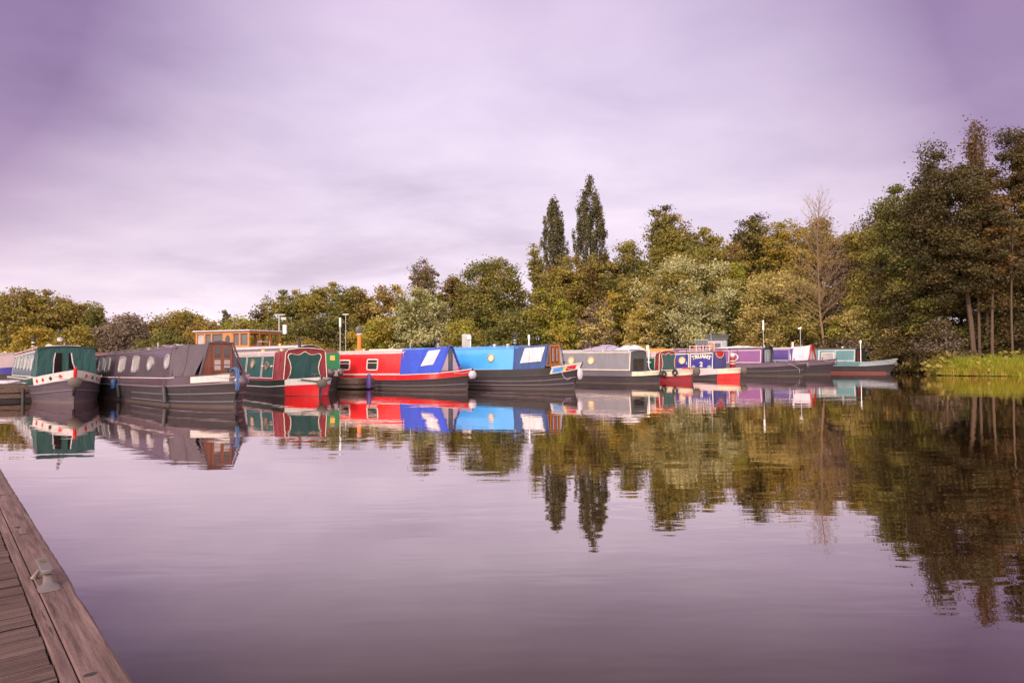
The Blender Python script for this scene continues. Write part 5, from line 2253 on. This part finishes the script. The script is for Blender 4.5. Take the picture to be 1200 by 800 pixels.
def tree(label, px, top, hwid, D, kind, pal, cat='tree', pal2=None, dens=1.0, crown0=.18, bark='bark', depth=None, lump=.28, trunk_r=None, nlimb=12, seed=None, group=None, name=None, airy=False, lean=0.0, droop=0.0, leaf=None, bottom=None, nl_min=0):
    """px, top, hwid describe how wide and high the tree stands in view at D metres (its size follows from that)"""
    global QN
    QN += 1
    rng = np.random.RandomState(seed if seed is not None else 100 + QN * 7)
    x, y = (px - 600) / 784 * D, D
    g = max(gz(x, y), .02)
    hz = 418 - .006 * (px - 600)
    H = (hz - top) / 784 * D + 1.32 - g
    Rw = hwid / 784 * D
    root = thing(name or {'poplar': 'poplar_tree', 'cone': 'conifer_tree', 'bush': 'shrub'}.get(kind, 'broadleaf_tree'), label, cat, (x, y, g), 0, group)
    zc = H * crown0
    area = 2 * Rw * (H - zc)
    ls = leaf or max(.11, .0027 * D)
    if not airy and kind not in ('poplar', 'cone'):
        Rw *= 1.14
    if airy:
        ncl, rcl, nleaf = int(90 + area * 2.6), max(.42, .15 * Rw + .22), area * 1.4 * dens / (ls * ls * .23)
    else:
        ncl, rcl, nleaf = int(60 + area * 1.6), max(.40, .17 * Rw + .28), area * 3.5 * dens / (ls * ls * .23)
    if kind == 'poplar':
        ncl, rcl = int(230 + Rw * 40), .46
    nleaf = int(min(max(nleaf, 1500, nl_min), 52000))
    C = crown_points(zc, H - rcl * (.4 if kind != 'poplar' else 2.6), Rw * .92, (depth or Rw * .85), kind, rng, ncl, rcl, lump, .42 if not airy else .6)
    limbs = None
    if airy:
        limbs, C = spray_limbs(H - rcl * .5, zc, Rw * .95, depth or Rw * .85, kind, rng, int(24 + area * .30))
        for pl in limbs:
            for p in pl:
                p[0] += lean * (p[2] / H) ** 2 * H
        nleaf = int(nleaf * .80)
    C[:, 0] += lean * (C[:, 2] / H) ** 2 * H
    crown_mesh('crown', root, C, rcl, nleaf, ls, pal, rng, droop=droop, tips=(.22 if kind != 'poplar' else .08) if not airy else .35, pal2=pal2, flat=.62 if kind != 'poplar' else 3.2)
    trunk_mesh(root, H, trunk_r or max(.07, H * .014), C, rng, lean, bark, nlimb if not airy else nlimb * 2, twist=(.5 if kind != 'poplar' else .15) if not airy else .0, limbs=limbs)
    return root


def bare_tree():
    D = 58
    px = 973
    x, y = (px - 600) / 784 * D, D
    g = gz(x, y)
    H = (416 - 232) / 784 * D + 1.3
    root = thing('bare_tree', 'leafless pale brown tree with fine spreading twigs standing among bushy crowns', 'tree', (x, y, g))
    rng = random.Random(17)
    T = MB()
    tw = MB()

    def branch(mb, p, d, L, r, lev):
        n = 5 if lev < 2 else 3
        pts, rs = [p], [r]
        q, dd = p.copy(), d.normalized()
        for i in range(n):
            dd = (dd + Vector((rng.gauss(0, .10), rng.gauss(0, .10), .05 if lev else .02))).normalized()
            q = q + dd * (L / n)
            pts.append(q.copy())
            rs.append(r * (1 - .75 * (i + 1) / n))
        mb.tube(pts, rs, 7 if lev == 0 else (5 if lev == 1 else 3), cap=False)
        return pts, rs
    tp, tr = branch(T, Vector((0, 0, -.2)), Vector((-.03, 0, 1)), H, .13, 0)
    # rebuild the trunk finer: side limbs from all heights
    for k in range(64):
        u = .30 + .68 * (k / 63)
        j = min(int(u * 5), 4)
        f = u * 5 - j
        p = tp[j].lerp(tp[j + 1], f)
        a = k * 2.4 + rng.uniform(-.4, .4)
        L = H * (.36 * (1 - u) + .09) * rng.uniform(.6, 1.15)
        d = Vector((math.cos(a), math.sin(a) * .8, .45 + .7 * u))
        pts, rs = branch(T, p, d, L, .032 * (1.15 - u) + .008, 1)
        for q in range(1, 6):
            for s in range(3):
                d2 = (pts[min(q, 5)] - pts[q - 1]).normalized() + Vector((rng.gauss(0, .55), rng.gauss(0, .55), rng.gauss(.15, .35)))
                p2, _ = branch(tw, pts[q], d2, L * rng.uniform(.20, .45), .009, 2)
                d3 = (p2[-1] - p2[0]).normalized() + Vector((rng.gauss(0, .5), rng.gauss(0, .5), rng.gauss(.1, .4)))
                branch(tw, p2[2], d3, L * .2, .006, 3)
    T.build('trunk', 'tan_bark', root, smooth=True)
    tw.build('twigs', 'tan_bark', root)


def all_trees():
    t = tree
    # far left row
    t('broad olive tree at the far left end of the tree row', -22, 338, 34, 100, 'round', 'olive')
    t('tallest olive brown tree at the left edge, behind the far left boat', 18, 333, 34, 97, 'round', 'olive', pal2='brown')
    t('rounded olive tree just right of the tallest tree at the left edge', 58, 342, 32, 100, 'spread', 'olive', pal2='brown')
    t('brownish tree behind the roof of the green boat', 92, 350, 24, 101, 'round', 'brown', pal2='olive')
    t('small dark tree right of the brownish one above the green boat', 112, 356, 16, 99, 'tall', 'green')
    t('yellow shrub in front of the left tree row, left of the green boat cabin', 38, 379, 22, 90, 'bush', 'gold', cat='shrub', crown0=.02)
    t('olive gold shrub directly above the green boat cabin', 86, 381, 30, 90, 'bush', 'olive', pal2='gold', cat='shrub', crown0=.02)
    t('mauve grey bushy willow between the green boat and the slate boat', 152, 366, 38, 92, 'bush', 'mauve', crown0=.03)
    t('brown olive tree above the middle of the slate boat', 212, 362, 34, 95, 'round', 'olive', pal2='brown', crown0=.05)
    t('low green shrub above the slate boat cabin', 192, 386, 26, 88, 'bush', 'green', cat='shrub', crown0=.02)
    t('small dark conifer poking above the row left of the barge', 264, 353, 9, 102, 'cone', 'poplar', crown0=.25)
    t('yellow green hedge tree behind the barge wheelhouse', 285, 371, 42, 92, 'bush', 'bright', pal2='olive', crown0=.02, dens=.9)
    t('gold brown hedge tree behind the left end of the wheelhouse', 240, 374, 24, 90, 'bush', 'brown', pal2='gold', crown0=.02)
    t('airy small tree at the left end of the tall middle row', 306, 354, 16, 96, 'airy', 'dark', airy=True)
    t('round dark olive tree above the scalloped green boat', 340, 337, 28, 92, 'round', 'green', pal2='olive')
    t('broad olive tree right of the round dark one above the lamp post', 384, 332, 34, 90, 'spread', 'olive', pal2='green')
    t('brownish tree behind the orange post', 420, 338, 28, 92, 'round', 'brown', pal2='olive')
    t('deep green bush behind the white topped lamp post', 385, 366, 40, 84, 'bush', 'green', pal2='dark', crown0=.03)
    t('dark green low bush left of the lamp post', 338, 375, 30, 84, 'bush', 'green', pal2='olive', crown0=.03)
    t('orange brown low hedge above the scalloped boat', 352, 396, 44, 78, 'bush', 'brown', pal2='gold', cat='shrub', crown0=.01)
    t('yellow shrub behind the cabin of the red boat', 432, 374, 26, 78, 'bush', 'gold', pal2='bright', cat='shrub', crown0=.01)
    t('yellow green shrub behind the middle of the red boat', 462, 367, 20, 80, 'bush', 'bright', pal2='gold', cat='shrub', crown0=.01)
    t('brown leaved tree left of the airy birch', 458, 334, 26, 92, 'round', 'brown', pal2='straw')
    t('airy birch standing above the silver willow', 497, 299, 22, 92, 'airy', 'mauve', airy=True, pal2='olive', bark='pale_bark', dens=1.1)
    t('silver leaved willow behind the blue cratch cover', 494, 340, 34, 76, 'round', 'silver', pal2='green', crown0=.03)
    t('rusty brown tree between the silver willow and the big green tree', 533, 319, 20, 86, 'tall', 'rust', pal2='olive')
    t('big green tree behind the sky blue boat', 577, 294, 42, 80, 'tall', 'green', pal2='olive', crown0=.05)
    t('pale olive shrub at the foot of the big green tree', 545, 372, 26, 72, 'bush', 'olive', pal2='bright', cat='shrub', crown0=.01)
    t('dark green shrub behind the navy cratch cover', 598, 368, 32, 72, 'bush', 'green', cat='shrub', crown0=.01)
    # poplars
    t('shorter of the two narrow dark poplars, the left one', 650, 229, 17, 128, 'poplar', 'poplar', crown0=.10, lump=.14, leaf=.30, nl_min=24000, depth=2.6)
    t('taller of the two narrow dark poplars, the right one', 693, 206, 22, 126, 'poplar', 'poplar', crown0=.10, lump=.16, leaf=.30, nl_min=32000, depth=3.4)
    t('slim airy tree leaning left below the shorter poplar', 634, 283, 14, 88, 'airy', 'olive', airy=True, lean=-.06)
    t('autumn olive tree below the gap between the poplars', 668, 290, 30, 84, 'tall', 'olive', pal2='brown', crown0=.06)
    t('rust tinted tree below the taller poplar', 706, 292, 28, 82, 'round', 'olive', pal2='rust', crown0=.06)
    t('yellow green tree behind the varnished cratch board', 645, 335, 30, 74, 'round', 'bright', pal2='olive', crown0=.03)
    t('vivid green gold bush behind the gap between the sky blue and grey boats', 664, 372, 20, 68, 'bush', 'bright', pal2='gold', cat='shrub', crown0=.01)
    t('straw coloured bush behind the lilac tarpaulin', 700, 356, 22, 68, 'bush', 'straw', pal2='mauve', crown0=.02)
    t('gold flecked tree behind the front of the grey boat', 740, 310, 32, 70, 'tall', 'olive', pal2='gold', crown0=.03)
    t('tree with a notched top right of the taller poplar', 738, 276, 30, 80, 'tall', 'olive', pal2='green', crown0=.08)
    t('tall airy tree with open top above the maroon fronted boat', 782, 236, 30, 74, 'airy', 'olive', airy=True, pal2='dark', dens=1.5)
    t('dense olive tree under the tall airy tree', 792, 264, 46, 72, 'tall', 'olive', pal2='green', crown0=.05)
    t('olive tree right of the tall airy tree', 826, 264, 34, 74, 'round', 'olive', pal2='brown', crown0=.05)
    t('large pale willow behind the violet boat', 808, 294, 52, 66, 'round', 'silver', pal2='olive', crown0=.03)
    t('straw gold bush left of the large pale willow', 758, 345, 24, 66, 'bush', 'straw', pal2='gold', crown0=.02)
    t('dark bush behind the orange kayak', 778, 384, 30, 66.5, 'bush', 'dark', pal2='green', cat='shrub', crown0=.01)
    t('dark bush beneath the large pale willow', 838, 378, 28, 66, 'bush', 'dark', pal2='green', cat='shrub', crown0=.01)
    t('brownish tree filling the dip left of the open crowned dark tree', 858, 276, 28, 77, 'round', 'brown', pal2='olive', crown0=.05)
    t('open crowned dark tree above the plum boat', 884, 248, 36, 80, 'airy', 'dark', airy=True, dens=1.8, pal2='olive')
    t('dark tree behind the open crowned one', 905, 285, 40, 82, 'round', 'dark', pal2='green')
    t('yellow topped tree left of the bare tree', 924, 254, 28, 74, 'spread', 'gold', pal2='olive')
    t('brown crowned tree behind the bare tree', 964, 256, 34, 76, 'round', 'brown', pal2='olive')
    t('bright green spray of leaves between the pale willow and the straw willow', 864, 302, 16, 68, 'bush', 'bright', crown0=.30)
    t('wide straw coloured willow behind the plum boat', 914, 313, 48, 64, 'bush', 'straw', pal2='olive', crown0=.02)
    t('straw brown shrub behind the indigo boat', 896, 362, 28, 62.5, 'bush', 'straw', pal2='brown', cat='shrub', crown0=.01)
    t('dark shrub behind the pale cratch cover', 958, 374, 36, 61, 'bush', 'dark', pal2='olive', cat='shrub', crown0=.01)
    bare_tree()
    t('straw green willow right of the bare tree', 1024, 322, 44, 57, 'bush', 'straw', pal2='bright', crown0=.02)
    t('mauve brown tree behind the straw green willow', 1002, 264, 36, 66, 'round', 'mauve', pal2='brown', crown0=.08)
    t('dark tree with a ragged top left of the tall right group', 1030, 234, 24, 62, 'airy', 'dark', airy=True, dens=1.2, lean=.03)
    t('olive tree filling the slope up to the tall right group', 1046, 240, 42, 56, 'round', 'olive', pal2='green', crown0=.10)
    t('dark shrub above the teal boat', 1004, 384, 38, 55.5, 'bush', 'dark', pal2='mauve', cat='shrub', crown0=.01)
    t('brown dark shrub overhanging the water right of the teal boat', 1060, 378, 30, 50.2, 'bush', 'dark', pal2='brown', cat='shrub', crown0=.01)
    t('olive bush on the bank behind the teal boat bow', 1082, 352, 28, 50, 'bush', 'olive', pal2='mauve', cat='shrub', crown0=.02)
    t('mauve bush left of the leaning pale trunk', 1100, 376, 24, 47, 'bush', 'mauve', pal2='dark', cat='shrub', crown0=.02)
    # tall right group
    t('tall dark tree with pale leaning trunk at the head of the reeds', 1141, 162, 48, 46, 'tall', 'dark', crown0=.28, bark='warm_bark', trunk_r=.17, lean=-.145, dens=1.1, nl_min=22000)
    t('olive tree on the left shoulder of the tall dark tree', 1074, 210, 48, 50, 'round', 'green', pal2='dark', crown0=.22, nl_min=16000)
    t('thin airy tree whose tip stands highest at the right', 1148, 130, 17, 46, 'airy', 'rust', airy=True, dens=.55, bark='warm_bark', crown0=.35, trunk_r=.09)
    t('rusty tree below the highest thin tip', 1158, 212, 34, 46.5, 'round', 'rust', pal2='dark', crown0=.32, bark='warm_bark', nl_min=20000, trunk_r=.10)
    t('tall dark brown tree at the right edge', 1194, 146, 32, 47, 'tall', 'dark', pal2='rust', crown0=.26, trunk_r=.12, bark='warm_bark', nl_min=16000)
    t('olive brown tree right of the picture edge group', 1240, 150, 40, 46, 'round', 'olive', pal2='rust', crown0=.2)
    t('dark tree beyond the right edge', 1300, 170, 46, 45, 'round', 'dark', crown0=.2)
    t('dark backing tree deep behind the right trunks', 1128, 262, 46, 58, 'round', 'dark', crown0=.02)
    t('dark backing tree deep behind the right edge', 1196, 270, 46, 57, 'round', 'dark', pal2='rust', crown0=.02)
    t('dark undergrowth bush between the right trunks', 1150, 368, 30, 47.5, 'bush', 'dark', pal2='green', cat='shrub', crown0=.01)
    t('dark undergrowth bush at the right edge', 1200, 360, 34, 46, 'bush', 'dark', pal2='rust', cat='shrub', crown0=.01)


all_trees()


# slim trunks at the right that stand clear of the leaves
for (px, topy, D, r, label) in ((1163, 250, 45.0, .10, 'slim brown trunk rising between the reeds and the rusty crown'),
                                (1187, 240, 44.0, .07, 'thinnest brown trunk near the right edge behind the reeds')):
    x = (px - 600) / 784 * D
    g = gz(x, D)
    H = (414 - topy) / 784 * D + 1.3
    root = thing('slender_tree', label, 'tree', (x, D, g))
    rng = np.random.RandomState(int(px))
    C = crown_points(H * .55, H, 1.6, 1.6, 'airy', rng, 30, .4)
    crown_mesh('crown', root, C, .45, 2200, .16, 'rust', rng, pal2='dark', tips=.3)
    trunk_mesh(root, H, r, C, rng, 0, 'warm_bark', 14, .5, .5)


def reeds():
    rng = np.random.RandomState(4)
    n = 26000
    # along the shore from the reed head to beyond the right edge
    line = np.array([(26.6, 41.9), (28.0, 40.4), (30.5, 39.0), (33.0, 38.0), (35.5, 37.0), (40, 34.5)])
    seg = np.hypot(*np.diff(line, axis=0).T)
    cum = np.concatenate([[0], np.cumsum(seg)])
    s = rng.rand(n) * cum[-1]
    bx = np.interp(s, cum, line[:, 0])
    by = np.interp(s, cum, line[:, 1])
    back = rng.rand(n) ** 1.2 * 2.3 - .15
    P = np.column_stack([bx + back * .45, by + back * .9])
    z = np.maximum(ground_z(P), 0)
    clump = .5 + .5 * np.sin(s * 2.1 + 1.0) * np.sin(s * 5.3 + back * 3)
    h = (.55 + .55 * rng.rand(n)) * (.62 + .38 * clump) * np.clip(.55 + back * .5, .5, 1.1)
    a = rng.rand(n) * 6.283
    ln = rng.normal(0, .22, (n, 2)) * h[:, None]
    w = rng.uniform(.010, .022, n)
    dx, dy = np.cos(a) * w, np.sin(a) * w
    base = np.column_stack([P, z - .05])
    mid = base + np.column_stack([ln * .35, h * .62])
    tip = base + np.column_stack([ln * 1.1, h])
    o = np.column_stack([dx, dy, np.zeros(n)])
    V = np.stack([base - o, base + o, mid + o * .8, mid - o * .8, tip + o * .1, tip - o * .1], 1).reshape(-1, 3)
    i = np.arange(n)[:, None] * 6
    Fq = np.concatenate([i + np.array([[0, 1, 2, 3]]), i + np.array([[3, 2, 4, 5]])])
    pal = np.array([(.29, .33, .022), (.42, .36, .030), (.16, .23, .020), (.44, .28, .045)])
    wgt = rng.dirichlet((1.6, 1.0, .9, .35), n)
    c = wgt @ pal
    dry = (back < .35) & (rng.rand(n) < .30)
    c[dry] = np.array((.40, .19, .045)) * rng.uniform(.6, 1.2, dry.sum())[:, None]
    col = np.repeat(c * rng.uniform(.75, 1.25, n)[:, None], 6, 0)
    tag(mesh_np('reeds', V, Fq, 'reed_blades', None, col), 'bright yellow green reeds fringing the bank at the right', 'reeds', kind='stuff')


reeds()


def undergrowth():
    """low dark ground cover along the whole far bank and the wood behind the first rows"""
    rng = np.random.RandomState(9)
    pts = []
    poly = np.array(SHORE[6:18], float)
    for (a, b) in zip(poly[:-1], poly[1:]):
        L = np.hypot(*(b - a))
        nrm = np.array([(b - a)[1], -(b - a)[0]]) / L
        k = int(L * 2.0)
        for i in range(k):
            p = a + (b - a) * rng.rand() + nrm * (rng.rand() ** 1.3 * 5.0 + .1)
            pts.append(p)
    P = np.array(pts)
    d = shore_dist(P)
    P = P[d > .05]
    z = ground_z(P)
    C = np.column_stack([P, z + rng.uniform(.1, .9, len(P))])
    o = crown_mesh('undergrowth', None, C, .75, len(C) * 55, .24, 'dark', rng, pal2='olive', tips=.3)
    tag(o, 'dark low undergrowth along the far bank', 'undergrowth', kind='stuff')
    # wood behind
    C2 = []
    for i in range(420):
        u = rng.rand()
        x = -95 + 160 * u
        y = np.interp(x, [-95, -40, 0, 20, 35, 65], [112, 108, 96, 88, 74, 62]) + rng.uniform(-4, 9)
        g = gz(x, y)
        hmax = np.interp(x, [-95, -35, -5, 15, 35, 65], [5.5, 5.5, 8, 10.5, 12, 12])
        C2.append((x, y, g + rng.rand() ** .8 * hmax))
    C2 = np.array(C2)
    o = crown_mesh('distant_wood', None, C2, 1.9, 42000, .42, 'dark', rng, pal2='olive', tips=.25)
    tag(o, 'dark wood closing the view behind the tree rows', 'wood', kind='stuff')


undergrowth()
